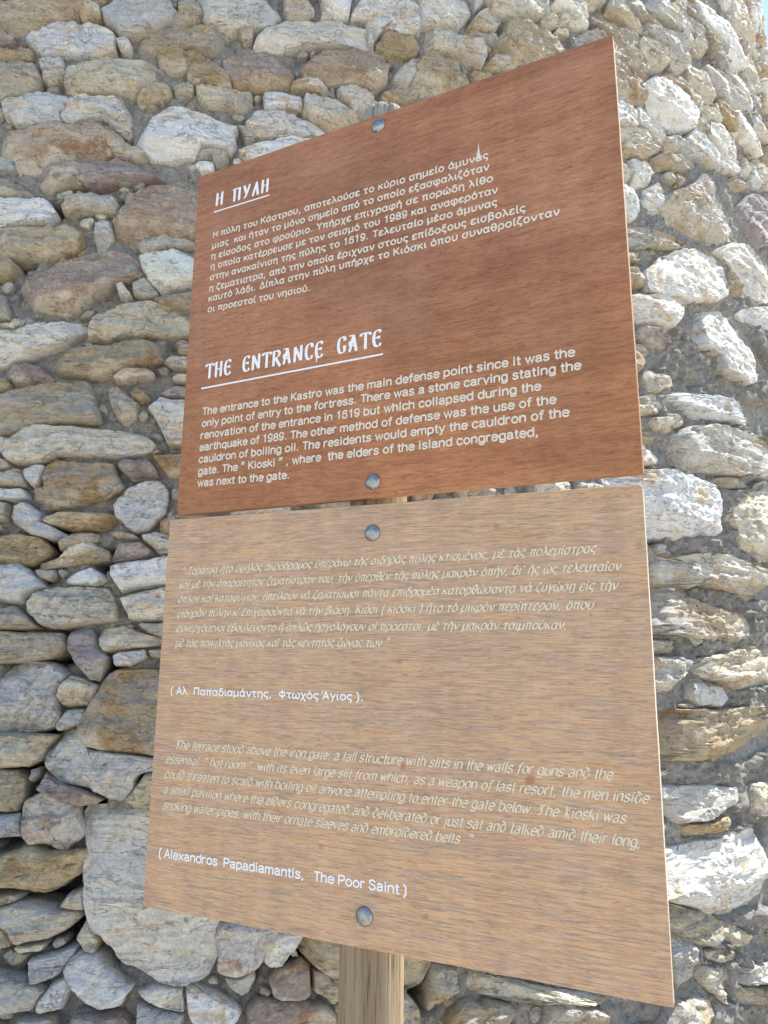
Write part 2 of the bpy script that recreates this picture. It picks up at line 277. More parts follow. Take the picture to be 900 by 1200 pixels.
# outlines: blocks "ox oy scale", then "type[relief] x,y x,y ..."
STONES = """
B 0 0 3.75
k 0,20 120,0 350,0 370,50 250,90 80,145 0,110
c 345,30 395,10 440,30 445,75 360,90 345,60
g 435,30 500,0 740,0 780,70 700,130 600,150 540,145 470,95
k 780,0 870,0 895,80 860,115 720,115 780,70
w 120,170 220,105 300,85 400,95 500,150 505,215 450,235 340,240 180,235 145,210
g 500,165 560,155 580,200 570,230 530,215
o 0,230 100,210 150,235 150,270 60,285 0,285
k 0,300 90,275 160,290 180,340 165,385 100,415 0,450
g 170,265 275,255 280,300 180,315
c 180,325 240,305 290,315 280,355 220,375 185,350
c 290,290 340,260 400,250 500,235 600,250 690,290 740,350 640,375 600,410 500,400 400,400 320,415 280,390 285,340
o 600,420 640,375 700,360 750,375 755,415 690,440 620,465 600,450
c 755,380 830,365 855,385 850,420 770,415
b 820,320 900,280 900,380 870,390 820,350
c 865,395 900,385 900,440 870,425
g 15,450 170,405 290,415 300,450 270,500 275,540 180,550 80,555 25,520
w 270,490 310,440 340,415 440,420 560,410 600,470 590,530 545,570 450,520 400,520 300,540 275,525
b 0,585 150,550 300,555 400,525 460,535 530,600 480,660 400,690 330,715 150,750 75,750 60,700 0,680
c 470,615 540,620 600,650 650,685 590,700 500,680 475,650
g 0,690 60,700 75,750 0,775
p 160,765 240,730 400,700 600,705 760,695 835,760 700,790 530,795 430,820 330,805 250,820 180,840 165,810
B 0 0 1
w 148,160 165,143 188,121 230,118 250,125 272,142 278,150 276,170 268,180 250,175 237,174 228,186 205,185 182,184 168,176 155,165
k 153,49 170,36 200,30 240,31 265,38 283,50 280,60 262,65 240,62 218,56 192,55 184,60 184,68 170,66 157,61
o 184,59 220,57 238,58 240,70 222,82 205,85 187,77
B 0 200 3.75
k 0,20 100,60 150,110 60,125 0,120
w 0,125 100,120 200,125 240,180 205,230 100,240 0,255
c 285,125 400,85 490,100 530,155 500,185 400,175 300,195 275,175
g 415,230 450,215 490,225 500,290 460,335 420,340 410,280
o 0,275 150,250 300,235 350,260 360,310 340,350 200,385 60,380 0,370
b 500,250 560,130 640,60 720,40 800,20 870,20 865,100 855,270 700,300 600,325 540,330 500,290
c 605,325 720,295 850,275 850,320 720,350 620,365
w 610,380 700,360 840,335 840,490 700,530 650,480
b 20,580 70,500 130,480 260,410 400,360 500,345 570,370 640,430 640,470 520,490 430,540 350,600 290,635 180,610 60,610
o 0,400 60,395 80,420 40,470 0,475
w 510,505 540,495 580,550 555,565 520,545
k 580,500 640,470 700,545 640,560 585,545
k 0,530 25,545 40,650 0,660
w 0,680 60,700 170,660 380,655 370,700 290,760 200,790 140,820 60,840 0,870
c 390,740 400,650 470,615 560,590 640,570 830,605 820,715 700,725 560,730 480,750
k 700,555 840,530 835,600 700,580
o 210,860 260,800 400,760 600,745 760,780 770,805 620,860 500,895 440,905 300,895 230,900
k 780,780 815,760 815,815 785,815
c 715,840 750,815 815,825 810,870 760,870
B 0 400 3.75
p 30,150 50,100 110,92 190,110 230,170 130,190 60,185
o 0,150 30,165 50,190 20,215 0,225
w 490,170 540,120 610,118 670,130 675,155 600,165 560,180
c 755,150 805,140 805,190 760,175
o 570,225 600,210 640,225 665,260 620,270 580,250
k 0,240 100,205 280,175 380,180 430,340 430,355 250,360 150,390 60,398 0,395
c 465,200 500,185 540,210 610,270 600,340 550,375 520,355 480,270
w 645,285 700,235 750,250 805,260 795,460 740,450 700,370
c 15,485 60,430 160,380 300,370 450,375 600,400 680,450 655,485 560,505 400,505 250,500 190,530 80,535 35,520
o 185,650 190,560 240,515 350,530 500,540 530,640 450,690 300,730 200,750 145,700 150,655
g 100,570 150,535 200,545 180,640 150,645 110,610
c 0,480 50,530 50,560 0,580
w 0,650 110,650 130,690 60,700 0,695
k 0,590 90,560 110,600 120,640 0,645
o 675,505 785,480 780,595 740,590 700,545
s 490,720 560,640 640,610 700,610 740,660 720,760 660,820 600,845 550,810 510,770
o 185,790 260,755 400,750 510,760 520,800 440,830 340,835 260,815 195,810
g 40,770 60,720 110,700 180,750 190,800 270,830 290,850 220,868 130,850 60,800
k 0,700 35,710 35,790 0,795
o 700,790 770,735 900,760 900,800 750,850 705,860
B 0 600 3.75
o 0,110 80,95 180,115 215,160 190,190 130,230 0,230
k 480,90 540,82 610,110 605,125 510,115
k 250,130 330,90 430,95 420,130 300,160 255,170
c 265,190 300,140 400,120 420,150 470,170 475,205 380,225 240,240 150,250 180,220 250,205
p 490,190 520,135 620,130 660,165 680,185 580,210 480,215
g 615,105 680,80 745,105 740,180 690,180
w 490,290 490,240 560,215 735,185 725,320 610,335 530,355
w 270,315 330,270 400,240 470,290 470,305 430,325
k 150,255 240,255 250,280 220,305 170,290
g 0,235 80,225 170,290 190,330 110,370 100,405 40,400 0,375
s 110,400 130,355 200,335 350,325 480,335 520,420 510,480 400,495 230,515 180,505 125,450
w 525,380 600,345 725,325 720,485 600,480 560,470 540,410
k 0,410 60,410 110,450 170,510 100,520 0,515
c 425,560 460,510 540,495 640,540 705,570 650,595 520,615 450,620 430,590
k 600,490 715,485 705,560 650,540
p 290,560 310,525 400,510 440,590 480,640 460,690 440,745 400,740 330,680 290,610
k 0,525 150,525 260,530 290,590 260,630 130,660 0,665
w 495,635 520,615 640,605 645,640 570,680 500,680
o 645,610 705,595 700,650 660,640
B 0 0 1
o 123,797 139,783 186,783 215,790 215,890 177,888 140,883 103,875 92,864 95,848 103,830 115,815
s 0,781 27,775 53,775 72,784 80,792 68,810 68,830 73,842 66,851 48,857 27,859 0,861
c 65,819 69,803 83,792 101,796 117,803 115,813 107,825 104,828 80,831 70,829
B 0 800 3.75
c 0,230 100,225 240,235 190,290 170,345 100,375 0,385
g 245,190 290,120 380,115 370,180 310,200 260,215
s 180,300 220,240 340,195 360,250 400,290 520,310 665,345 660,380 620,400 550,510 520,525 430,500 370,470 250,440 200,390
k 545,525 640,395 660,395 650,550 590,555
o 0,390 60,390 100,420 95,500 60,570 30,575 0,570
p 160,470 200,400 260,440 350,470 440,520 400,545 340,550
l 85,600 100,530 170,480 260,490 320,530 330,570 370,640 350,680 270,750 200,715 120,720 90,650
g 0,590 80,580 90,680 0,690
B 0 960 3.75
o 0,190 60,140 130,120 200,150 270,150 380,130 385,210 290,290 270,310 180,340 50,310 0,300
c 5,410 60,365 150,370 240,400 330,400 350,435 270,510 200,545 100,555 60,560 50,490
g 265,380 300,330 370,310 380,400 310,400
k 0,330 80,330 100,350 20,380 0,400
k 0,450 40,480 50,560 0,585
c 50,565 200,545 190,575 80,590
c 335,520 380,440 440,530 420,590 370,580
g 125,620 200,600 340,560 330,590 250,690 200,715 130,730
s 270,680 300,620 360,590 430,600 520,700 580,740 530,820 450,840 380,810 310,740
g 0,640 100,710 160,740 190,760 130,850 0,870
w 150,850 170,790 220,730 290,700 310,740 270,840 170,865
k 75,880 240,865 260,900 70,900
B 0 0 1
w 93,949 130,945 175,948 205,960 225,1000 240,1040 250,1075 251,1090 254,1122 245,1143 235,1147 208,1152 187,1150 170,1140 144,1128 122,1104 104,1088 98,1060 97,1018 102,1005 99,980
o 346,1099 400,1095 480,1105 508,1132 500,1155 485,1168 440,1160 405,1150 387,1143 368,1133 352,1115
c 549,1140 600,1150 660,1163 740,1172 780,1182 740,1186 712,1182 690,1178 660,1175 640,1178 570,1174 550,1165
k 508,1133 537,1138 540,1165 500,1187
B 160 1040 3.75
l 335,160 545,185 550,330 520,380 440,400 380,405 350,370 355,300
c 385,405 440,400 520,370 525,400 490,465 460,475 420,450
w 555,195 695,215 690,280 640,355 590,365 560,340
b 585,420 620,370 720,330 765,350 770,470 740,495 640,500 600,480
k 780,375 830,370 900,410 900,530 860,525 830,490 780,460
b 490,530 540,495 700,500 820,520 880,580 880,640 480,640
w 210,440 250,435 350,470 420,510 465,550 400,600 270,640 230,560
w 0,465 90,430 200,450 205,560 140,545 40,505
g 0,510 80,530 200,570 200,640 0,640
B 220 0 3.75
g 45,0 370,0 405,60 380,110 300,130 180,150 90,120 60,60
c 420,0 520,0 560,60 530,80 480,90 440,70 425,30
w 580,0 730,0 710,70 640,70 590,70
w 720,60 780,0 900,0 900,70 800,90 720,85
c 220,145 270,120 290,120 285,180 240,180
w 290,185 350,120 430,85 540,80 660,70 790,110 820,220 780,230 700,205 600,200 470,215 400,220 300,205
b 160,260 260,225 400,215 440,250 475,300 450,370 350,385 220,390 200,370 160,300
o 0,320 80,275 120,290 180,330 200,385 100,385 30,370
c 40,390 160,380 280,400 290,470 230,490 170,470 80,460 45,420
b 500,290 540,240 620,215 760,205 860,240 885,300 870,370 820,400 760,370 640,365 520,330
c 455,350 540,350 630,370 620,400 520,395 460,385
c 660,380 740,365 790,390 830,450 780,520 750,520 700,450 665,410
w 335,400 430,400 500,430 510,490 440,480 340,490
c 510,490 520,420 560,405 660,430 730,500 750,540 600,580 560,540
w 255,540 300,490 400,480 470,490 560,550 575,590 450,600 300,600 270,570
c 220,550 250,560 300,620 260,630
w 225,660 400,610 560,600 600,610 400,700 230,730
k 35,700 60,670 140,655 185,690 120,740 110,700
o 840,430 900,400 900,450 850,450
B 430 0 3.75
w 0,0 190,0 235,80 230,140 180,150 90,130 30,170 0,110
g 0,120 25,150 30,220 0,230
g 210,0 430,0 460,60 400,130 330,110 240,110
g 440,0 510,20 470,60
o 40,200 70,150 130,135 200,160 240,200 220,235 130,260 50,235
c 440,120 500,40 560,30 605,80 560,150 440,150
c 475,150 570,155 575,190 500,180
c 245,150 290,100 370,120 420,170 500,190 530,240 500,295 430,270 400,240 300,225 250,190
c 100,350 150,290 230,240 240,290 180,390 110,380
o 175,370 220,280 300,230 400,260 445,330 430,365 300,430 220,410
o 55,420 100,400 180,400 240,430 160,460 60,450
c 510,0 800,0 810,60 700,80 640,90 560,50
w 810,20 870,0 900,0 900,75 830,50
c 765,60 900,80 900,110 780,120
k 580,160 620,90 700,100 780,130 900,150 900,200 700,290 590,230
c 510,290 560,245 640,260 670,280 600,320
o 445,330 500,305 590,305 450,375
B 660 0 3.75
w 0,0 60,0 115,50 110,130 60,110 0,75
k 60,150 130,130 160,165 100,200
k 130,60 200,80 320,150 340,170 330,230 380,300 370,340 310,310 240,270 220,150 150,110
c 340,160 400,160 450,200 470,260 440,305 390,310 340,240
c 200,0 260,0 350,60 370,110 340,145 270,100 200,50
c 260,0 350,0 400,60 450,120 550,190 550,280 510,315 470,280 450,210 400,160 360,140 375,90
k 130,0 190,0 185,50 150,30
g 350,0 470,0 500,50 560,130 570,200 540,240 550,190 480,120 410,60
c 480,0 540,0 600,100 620,180 620,250 590,250 570,150 500,60
k 560,0 600,30 700,150 720,230 715,290 690,300 640,210 620,130 560,60
w 600,0 680,0 780,250 790,290 730,300 710,200 640,80
o 240,290 280,265 330,330 370,400 370,475 260,440
w 350,370 400,335 470,340 540,400 585,500 570,560 500,565 440,540 380,450
c 440,320 490,300 560,370 610,430 615,490 590,500 540,390 480,340
c 545,250 600,280 650,340 665,420 650,460 610,430 560,350
c 620,260 700,320 770,410 815,460 800,490 750,480 680,390
w 730,300 780,290 830,410 845,480 815,480 770,390
o 690,430 720,430 770,530 760,580 700,520
w 755,490 820,490 880,620 880,680 850,685 790,630 755,590
c 600,460 660,480 690,520 690,545 640,540
c 570,540 600,505 640,560 635,625
w 650,540 700,545 760,650 790,760 760,770 700,680 640,610
w 245,430 290,440 325,500 325,560 245,545
w 320,470 350,460 430,540 450,600 430,640 370,580 330,540
c 245,550 330,560 420,630 425,660 350,695 250,660
c 440,650 450,600 540,590 545,630 500,670
w 510,670 570,570 640,620 720,700 700,740 620,700 560,680
k 390,690 450,670 560,690 620,720 540,745 440,740
w 300,700 380,710 400,760 330,820 300,780
w 360,830 420,800 450,850 440,900 360,900
w 270,790 310,800 320,900 260,900
c 260,690 300,740 290,800 265,760
c 720,0 790,0 850,160 870,260 830,240 760,120
w 790,0 840,0 850,60 880,160 900,250 870,240
c 780,240 830,260 860,340 860,410 830,400
c 850,70 870,75 895,150 900,200 870,150
c 820,690 900,790 900,830 850,830 820,760
c 790,690 820,700 820,780 790,760
w 840,500 870,540 890,640 870,620
B 700 180 4.5
k 360,280 380,220 480,190 560,120 640,110 700,200 760,330 740,430 610,490 470,440 370,370
w 180,60 250,40 300,110 270,170 200,170
w 240,230 290,170 350,190 365,270 320,320 260,270
w 130,150 190,160 210,260 200,350 140,350
c 150,380 260,380 400,430 475,480 400,500 300,490 150,510
w 270,620 340,560 450,500 560,500 610,510 660,580 695,730 640,770 480,780 350,740 290,720
o 160,590 230,590 260,640 240,700 160,715
o 690,620 720,600 745,660 760,770 710,740
g 640,500 760,470 900,510 940,640 900,790 820,770 760,700 720,600
p 750,270 830,220 900,220 940,320 900,450 850,490 780,470 760,380
k 280,30 370,50 520,50 480,90 350,90
k 400,110 450,100 460,160 420,180
k 690,130 820,150 810,200 720,190
w 800,40 880,160 880,200 830,170
w 590,0 700,0 760,90 720,110 640,60
B 0 0 1
w 735,349 767,344 784,344 798,356 797,370 789,382 760,379 735,377
B 700 360 4.5
g 520,30 620,0 760,0 880,200 890,390 780,400 650,330 630,260 550,220 490,150
w 330,500 370,455 450,455 600,470 750,490 930,520 930,640 780,630 700,600 560,590 430,560
c 200,470 290,465 335,530 310,575 220,560
c 380,700 480,640 620,630 760,650 940,740 940,880 760,890 600,870 450,870 370,820
w 760,0 940,0 940,120 850,120 780,40
B 700 540 4.5
w 20,90 250,50 400,60 520,90 600,130 660,140 695,240 690,330 640,390 500,410 380,405 270,400 150,300
k 580,90 640,80 760,110 870,80 880,110 760,150 650,145 590,120
c 740,210 820,150 940,100 940,560 830,540 760,460 730,350 690,300 700,250
c 240,440 350,480 430,510 520,490 640,490 780,540 940,620 940,740 800,740 700,690 560,650 490,675 260,660
B 0 0 1
k 755,697 778,691 807,693 833,711 871,715 883,725 880,742 865,753 848,753 820,748 795,744 760,739
B 700 720 4.5
k 280,130 430,140 450,210 290,205
c 280,220 430,225 480,250 470,310 400,350 360,410 290,405
c 460,120 520,115 550,145 520,170
c 480,290 540,240 650,210 800,170 940,155 940,390 820,380 740,400 660,350 540,340
o 300,510 450,500 650,505 800,490 940,500 940,650 850,770 650,790 480,770 310,765
c 415,480 470,465 500,490 450,505
g 320,810 400,830 350,870
B 700 900 4.5
g 340,100 420,90 440,160 400,170 345,170
g 350,200 450,100 600,90 740,110 730,180 640,250 500,285 400,285
c 810,200 830,90 940,60 940,250 810,250
o 450,310 620,280 750,230 800,290 650,350 460,365
w 350,480 500,410 650,380 800,310 940,290 940,740 800,770 700,805 600,790 500,730 360,660
B 640 1040 3.4615
c 705,230 750,145 830,190 860,220 780,240
k 480,160 590,210 610,280 590,350 490,415
k 500,60 640,100 735,150 690,240 600,230 500,130
k 640,260 780,240 805,280 730,310 650,290
c 600,320 740,330 770,480 720,470 640,400
o 780,420 940,400 940,470 790,490
c 790,330 890,300 930,390 790,400
k 20,480 80,460 200,490 260,520 250,580 0,580
"""
# black holes between the stones: x, y, radius (photograph pixels)
HOLES = [(58,635,14),(45,660,12),(30,765,14),(70,760,10),(47,815,10),(40,895,14),(30,910,12),(95,1040,12),(62,1055,18),(85,1030,10),(85,1095,12),
         (118,1110,12),(5,975,10),(165,900,10),(75,925,12),(128,660,8),(20,650,10),(130,785,6),(100,940,10),(892,968,8),(770,632,5),(60,245,6),(40,110,8),
         (48,100,6),(30,305,6),(143,160,5),(120,35,6),(290,1140,6),(498,1168,9),(345,1120,6),(240,35,5),(40,1140,6),(855,565,5),(45,870,9),(65,865,8)]

def parse():
    out = []; ox = oy = 0; s = 1.0
    for ln in STONES.strip().splitlines():
        p = ln.split()
        if p[0] == 'B': ox, oy, s = float(p[1]), float(p[2]), float(p[3]); continue
        out.append((p[0], [(ox + float(q.split(',')[0]) / s, oy + float(q.split(',')[1]) / s) for q in p[1:]]))
    return out

def pip(P, Q):
    """points P (n,2) inside polygon Q"""
    x, y = P[:, 0], P[:, 1]; ins = np.zeros(len(P), bool); n = len(Q)
    for i in range(n):
        x1, y1 = Q[i]; x2, y2 = Q[(i + 1) % n]
        if y1 == y2: continue
        c = ((y1 > y) != (y2 > y)) & (x < (x2 - x1) * (y - y1) / (y2 - y1) + x1)
        ins ^= c
    return ins

def stone_mesh(poly, relief, seed, ns, nr, sink, kind):
    """poly: outline in the wall's tangent plane (metres, about its centre). Returns V, F of a chipped, bedded block."""
    r = np.random.default_rng(seed)
    P = np.asarray(poly); th = np.linspace(0, 2 * np.pi, ns, endpoint=False)
    rad = np.zeros(ns)
    n = len(P)
    for k, a in enumerate(th):
        d = np.array([math.cos(a), math.sin(a)]); best = 0.004
        for i in range(n):
            p, q = P[i], P[(i + 1) % n]; e = q - p
            den = d[0] * e[1] - d[1] * e[0]
            if abs(den) < 1e-12: continue
            t = (p[0] * e[1] - p[1] * e[0]) / den; u = (p[0] * d[1] - p[1] * d[0]) / den
            if t > 0 and -1e-6 <= u <= 1 + 1e-6: best = max(best, t)
        rad[k] = best
    if ns < 60: rad = 0.12 * np.roll(rad, 1) + 0.76 * rad + 0.12 * np.roll(rad, -1)
    so = r.uniform(0, 100)
    nz = fbm(np.cos(th) * 2.2 + so, np.sin(th) * 2.2 + so, th * 0 + so, 4, 0.6)
    rad = rad * (1.0 + 0.045 * nz)
    size = math.sqrt(float(np.mean(rad ** 2)))
    t = np.linspace(0, 1, nr + 1)[1:]; t = 1 - (1 - t) ** 1.75
    T, TH = np.meshgrid(t, th, indexing='ij'); RR = T * rad[None, :]
    U = RR * np.cos(TH); W = RR * np.sin(TH)
    U = np.concatenate([[0], U.ravel()]); W = np.concatenate([[0], W.ravel()])
    D = np.concatenate([[float(np.mean(rad))], ((1 - T) * np.maximum(rad[None, :], size * 0.7)).ravel()])
    H = relief
    wdt = min(0.0042, size * 0.09) * (1 + 0.6 * vnoise(U * 20 + so, W * 20, U * 0))
    h = H * (1 - np.exp(-(D / np.maximum(wdt, 0.002)) ** 1.0))
    # chipped faces
    for k in range(int(r.integers(8, 14))):
        a = r.uniform(0, 2 * np.pi)
        if k % 3: off = size * r.uniform(-0.1, 0.6); sl = r.uniform(0.02, 0.18)
        else: off = size * r.uniform(0.8, 1.3); sl = r.uniform(0.6, 1.6)
        h = np.minimum(h, H * r.uniform(0.96, 1.05) - sl * np.maximum(0, U * math.cos(a) + W * math.sin(a) * 1.2 - off))
    # the lower third of most stones breaks away underneath, the face above leans back a little
    hy = float(np.abs(W).max())
    if r.uniform() < 0.8:
        lw = -W + 0.25 * U * r.uniform(-1, 1) + 0.006 * vnoise(U * 25 + so, W * 8, U * 0) - hy * r.uniform(0.15, 0.55)
        h = h - r.uniform(0.45, 1.0) * np.maximum(0, lw) * min(1, H / 0.03)
    ti = r.uniform(-0.10, 0.10); h = h + ti * U - r.uniform(0.02, 0.22) * W
    edge = np.clip(D / 0.008, 0, 1); rl = {'w': 0.55, 'g': 0.6, 's': 0.8}.get(kind, 0.9)
    sc = 1.0
    ridg = 1 - np.abs(fbm(U * 16 + so, W * 22, U * 0 + so, 3, 0.55)) * 2
    h = h + edge * (0.0075 * rl * fbm(U * 9 + so, W * 11 + so, U * 0 + so, 3) * min(1, size / 0.06) + 0.0045 * rl * ridg)
    h = h + (0.3 + 0.7 * edge) * 0.0036 * fbm(U * 55 + so, W * 60, U * 0 + 3 * so, 4, 0.65)
    # bedding: long steps following the grain
    ga = {'s': 1.05, 'l': .9}.get(kind, r.uniform(-0.2, 0.25)); gu = U * math.cos(ga) + W * math.sin(ga); gw = -U * math.sin(ga) + W * math.cos(ga)
    bed = fbm(gu * 5 + so, gw * 42 + so, U * 0, 3, 0.6)
    amp = {'k': 0.0075, 's': 0.008, 'c': 0.006, 'o': 0.006, 'p': 0.007}.get(kind, 0.0035)
    stp = np.floor(bed * 2.2) / 2.2
    h = h + edge * amp * (0.5 * bed + 0.7 * stp) * min(1, size / 0.05)
    # broken ledges: the face drops along a few ragged fracture lines
    for k in range(int(r.integers(1, 4)) if size > 0.03 else 0):
        a = r.choice([r.uniform(-0.5, 0.5), math.pi / 2 + r.uniform(-0.35, 0.35), -math.pi / 2 + r.uniform(-0.35, 0.35), -math.pi / 2 + r.uniform(-0.3, 0.3)])
        q = U * math.cos(a) + W * math.sin(a) + 0.012 * fbm(U * 14 + so + k, W * 14, U * 0 + k, 3)
        h = h - edge * r.uniform(0.003, 0.011) * np.clip((q - size * r.uniform(0.0, 0.75)) / 0.003, 0, 1)
    V = np.stack([U, W, h], 1)
    last = V[-ns:].copy(); V[-ns:, 2] = np.minimum(V[-ns:, 2], -0.004)
    last[:, :2] *= 0.95; last[:, 2] = -sink
    V = np.vstack([V, last])
    F = [(0, 1 + k, 1 + (k + 1) % ns) for k in range(ns)]
    for j in range(nr):
        b0 = 1 + j * ns; b1 = b0 + ns
        for k in range(ns):
            k2 = (k + 1) % ns
            F.append((b0 + k, b1 + k, b1 + k2, b0 + k2))
    return V, F

stone_wall = thing('stone_wall', 'high curved rubble wall of grey, cream and ochre stones in rough mortar behind the signs', 'stone wall', (CX, CY, 0))
WM = Matrix.Translation((-CX, -CY, 0))
def frame_matrix(ph, z, off=0.0):
    eu, ev, n = wframe(ph, z); o = wpos(ph, z, off)
    m = Matrix.Identity(4)
    for i in range(3): m[i][0] = eu[i]; m[i][1] = ev[i]; m[i][2] = n[i]; m[i][3] = o[i]
    return m
def to_tangent(pts, ph, z, off):
    eu, ev, n = wframe(ph, z); o = wpos(ph, z, off); out = []
    for (x, y) in pts:
        d = ray(x, y); t = np.dot(o - CAM, n) / np.dot(d, n); q = CAM + d * t - o
        out.append((float(q @ eu), float(q @ ev)))
    return out

# occupancy of the wall face in (arc length, height)
S0, S1, Z0, Z1, G = -2.6, 4.4, 0.0, WALL_H, 0.01
NSG, NZG = int((S1 - S0) / G), int((Z1 - Z0) / G)
occ = np.zeros((NZG, NSG), bool)
gs, gz = np.meshgrid(S0 + (np.arange(NSG) + .5) * G, Z0 + (np.arange(NZG) + .5) * G)
gpts = np.stack([gs.ravel(), gz.ravel()], 1)
def stamp(polysz, grow=0.0):
    Q = np.asarray(polysz)
    if grow:
        c = Q.mean(0); d = Q - c; L = np.linalg.norm(d, axis=1, keepdims=True); Q = c + d * (1 + grow / np.maximum(L, .01))
    i0 = max(0, int((Q[:, 0].min() - S0) / G)); i1 = min(NSG, int((Q[:, 0].max() - S0) / G) + 2)
    j0 = max(0, int((Q[:, 1].min() - Z0) / G)); j1 = min(NZG, int((Q[:, 1].max() - Z0) / G) + 2)
    if i1 <= i0 or j1 <= j0: return
    sub = np.stack([gs[j0:j1, i0:i1].ravel(), gz[j0:j1, i0:i1].ravel()], 1)
    occ[j0:j1, i0:i1] |= pip(sub, Q).reshape(j1 - j0, i1 - i0)

count = 0; under = []
def tint_of(kind, r):
    b = np.array(TINT[kind]); v = r.uniform(0.82, 1.18); w = r.uniform(-0.035, 0.035)
    return np.clip(b * v + np.array([w, w * 0.3, -w]), 0.05, 0.75)
def add_stone(kind, uv, ph, z, off, relief, seed, ns, nr, sink):
    global count
    r = np.random.default_rng(seed)
    c = np.mean(uv, axis=0); uv = np.asarray(uv) - c
    m = frame_matrix(ph, z, off) @ Matrix.Translation((float(c[0]), float(c[1]), 0))
    V, F = stone_mesh(uv, relief, seed, ns, nr, sink, kind)
    tn = np.tile(tint_of(kind, r), (len(V), 1))
    if kind in 'bopkc' and r.uniform() < 0.75:      # a paler tint with a ragged border along the lower side
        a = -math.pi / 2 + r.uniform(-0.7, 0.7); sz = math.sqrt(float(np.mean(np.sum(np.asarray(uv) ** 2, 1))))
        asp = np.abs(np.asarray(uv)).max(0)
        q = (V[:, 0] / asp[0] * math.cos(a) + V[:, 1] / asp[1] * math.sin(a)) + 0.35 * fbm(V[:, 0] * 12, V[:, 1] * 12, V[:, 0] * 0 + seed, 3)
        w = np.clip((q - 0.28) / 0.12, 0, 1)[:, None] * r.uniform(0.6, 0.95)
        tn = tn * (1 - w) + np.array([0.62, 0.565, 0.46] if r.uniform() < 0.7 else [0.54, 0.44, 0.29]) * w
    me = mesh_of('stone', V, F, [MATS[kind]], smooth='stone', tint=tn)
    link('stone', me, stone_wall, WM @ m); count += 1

BOARDS = [[(233, 207), (718, 40), (754, 554), (207, 604)], [(199, 609), (753, 567), (790, 1182), (167, 1062)]]
def behind_board(x, y):
    p = np.array([[x, y]]); return any(bool(pip(p, b)[0]) for b in BOARDS)
def carry_on(pts, r):
    """stones cut by the picture's border or hidden by a board go on beyond it"""
    e = r.uniform(12, 45); out = []
    for x, y in pts:
        if x <= 2: x -= e * r.uniform(0.6, 1)
        elif x >= 897: x += e * r.uniform(0.6, 1)
        elif behind_board(x + 7, y): x += e * 0.7 * r.uniform(0.5, 1)
        elif behind_board(x - 7, y): x -= e * 0.7 * r.uniform(0.5, 1)
        if y <= 2: y -= e * 0.5 * r.uniform(0.5, 1)
        elif y >= 1197: y += e * 0.5 * r.uniform(0.5, 1)
        out.append((x, y))
    return out
for i, (kind, pts) in enumerate(parse()):
    pts = carry_on(pts, np.random.default_rng(3000 + i))
    cx = sum(p[0] for p in pts) / len(pts); cy = sum(p[1] for p in pts) / len(pts)
    right = min(1.0, max(0.0, (cx - 640) / 120.0))
    area = 0.5 * abs(sum(pts[k][0] * pts[(k + 1) % len(pts)][1] - pts[(k + 1) % len(pts)][0] * pts[k][1] for k in range(len(pts))))
    r = np.random.default_rng(1000 + i)
    flush = right if cy > 200 else 0.35 * right
    pts = [(cx + (px - cx) * (1.035 + 0.04 * right), cy + (py - cy) * (1.035 + 0.03 * right)) for px, py in pts]
    relief = (0.038 + 0.010 * r.uniform(-1, 1)) * (1 - flush) + (0.034 + 0.008 * r.uniform(-1, 1)) * flush
    relief *= min(1.0, 0.55 + math.sqrt(area) / 110)
    h = hit(cx, cy, relief * 0.5)
    if h is None: continue
    ph, z = h
    uv = to_tangent(pts, ph, z, relief * 0.5)
    uvz = [(ph * R16 + u, z + v) for (u, v) in uv]
    ns = 100 if area > 3500 else 72 if area > 1000 else 48
    nr = 30 if area > 3500 else 20 if area > 1000 else 13
    stamp(uvz, 0.005); under.append(uvz)
    add_stone(kind, uv, ph, z, 0.0, relief, 500 + i, ns, nr, 0.09)
n_annot = count

# ---- the rest of the wall: smaller stones in what is left between, then the wall behind the signs and outside the picture
def in_photo(s, z):
    P = wpos(s / R16, z); x, y = proj(P)
    n = wframe(s / R16, z)[2]
    return x, y, float(np.dot(n, CAM - P)) > 0.0
kinds = ['g', 'w', 'c', 'c', 'c', 'k', 'k', 'o', 'b', 'w', 'p']
def free(s, z):
    i = int((s - S0) / G); j = int((z - Z0) / G)
    return 0 <= i < NSG and 0 <= j < NZG and not occ[j, i]
rub_V, rub_F, rub_T, rub_I, rub_n = [], [], [], [], 0
KL = list(MATS)
def grow(s, z, w, hh, r):
    """star outline grown from a seed until it meets a neighbour"""
    pts = []; ca = r.uniform(-0.15, 0.15)
    for k in range(14):
        a = 2 * math.pi * k / 14 + r.uniform(-0.1, 0.1)
        lim = 1.0 / math.sqrt((math.cos(a + ca) / w) ** 2 + (math.sin(a + ca) / hh) ** 2) * r.uniform(0.86, 1.16)
        lim *= 1 + 0.32 * abs(math.sin(2 * a)) ** 1.5
        d = 0.0
        while d < lim and free(s + math.cos(a) * (d + G), z + math.sin(a) * (d + G)): d += G
        pts.append((math.cos(a) * max(d, 0.008), math.sin(a) * max(d, 0.008)))
    return pts
seedno = 9000
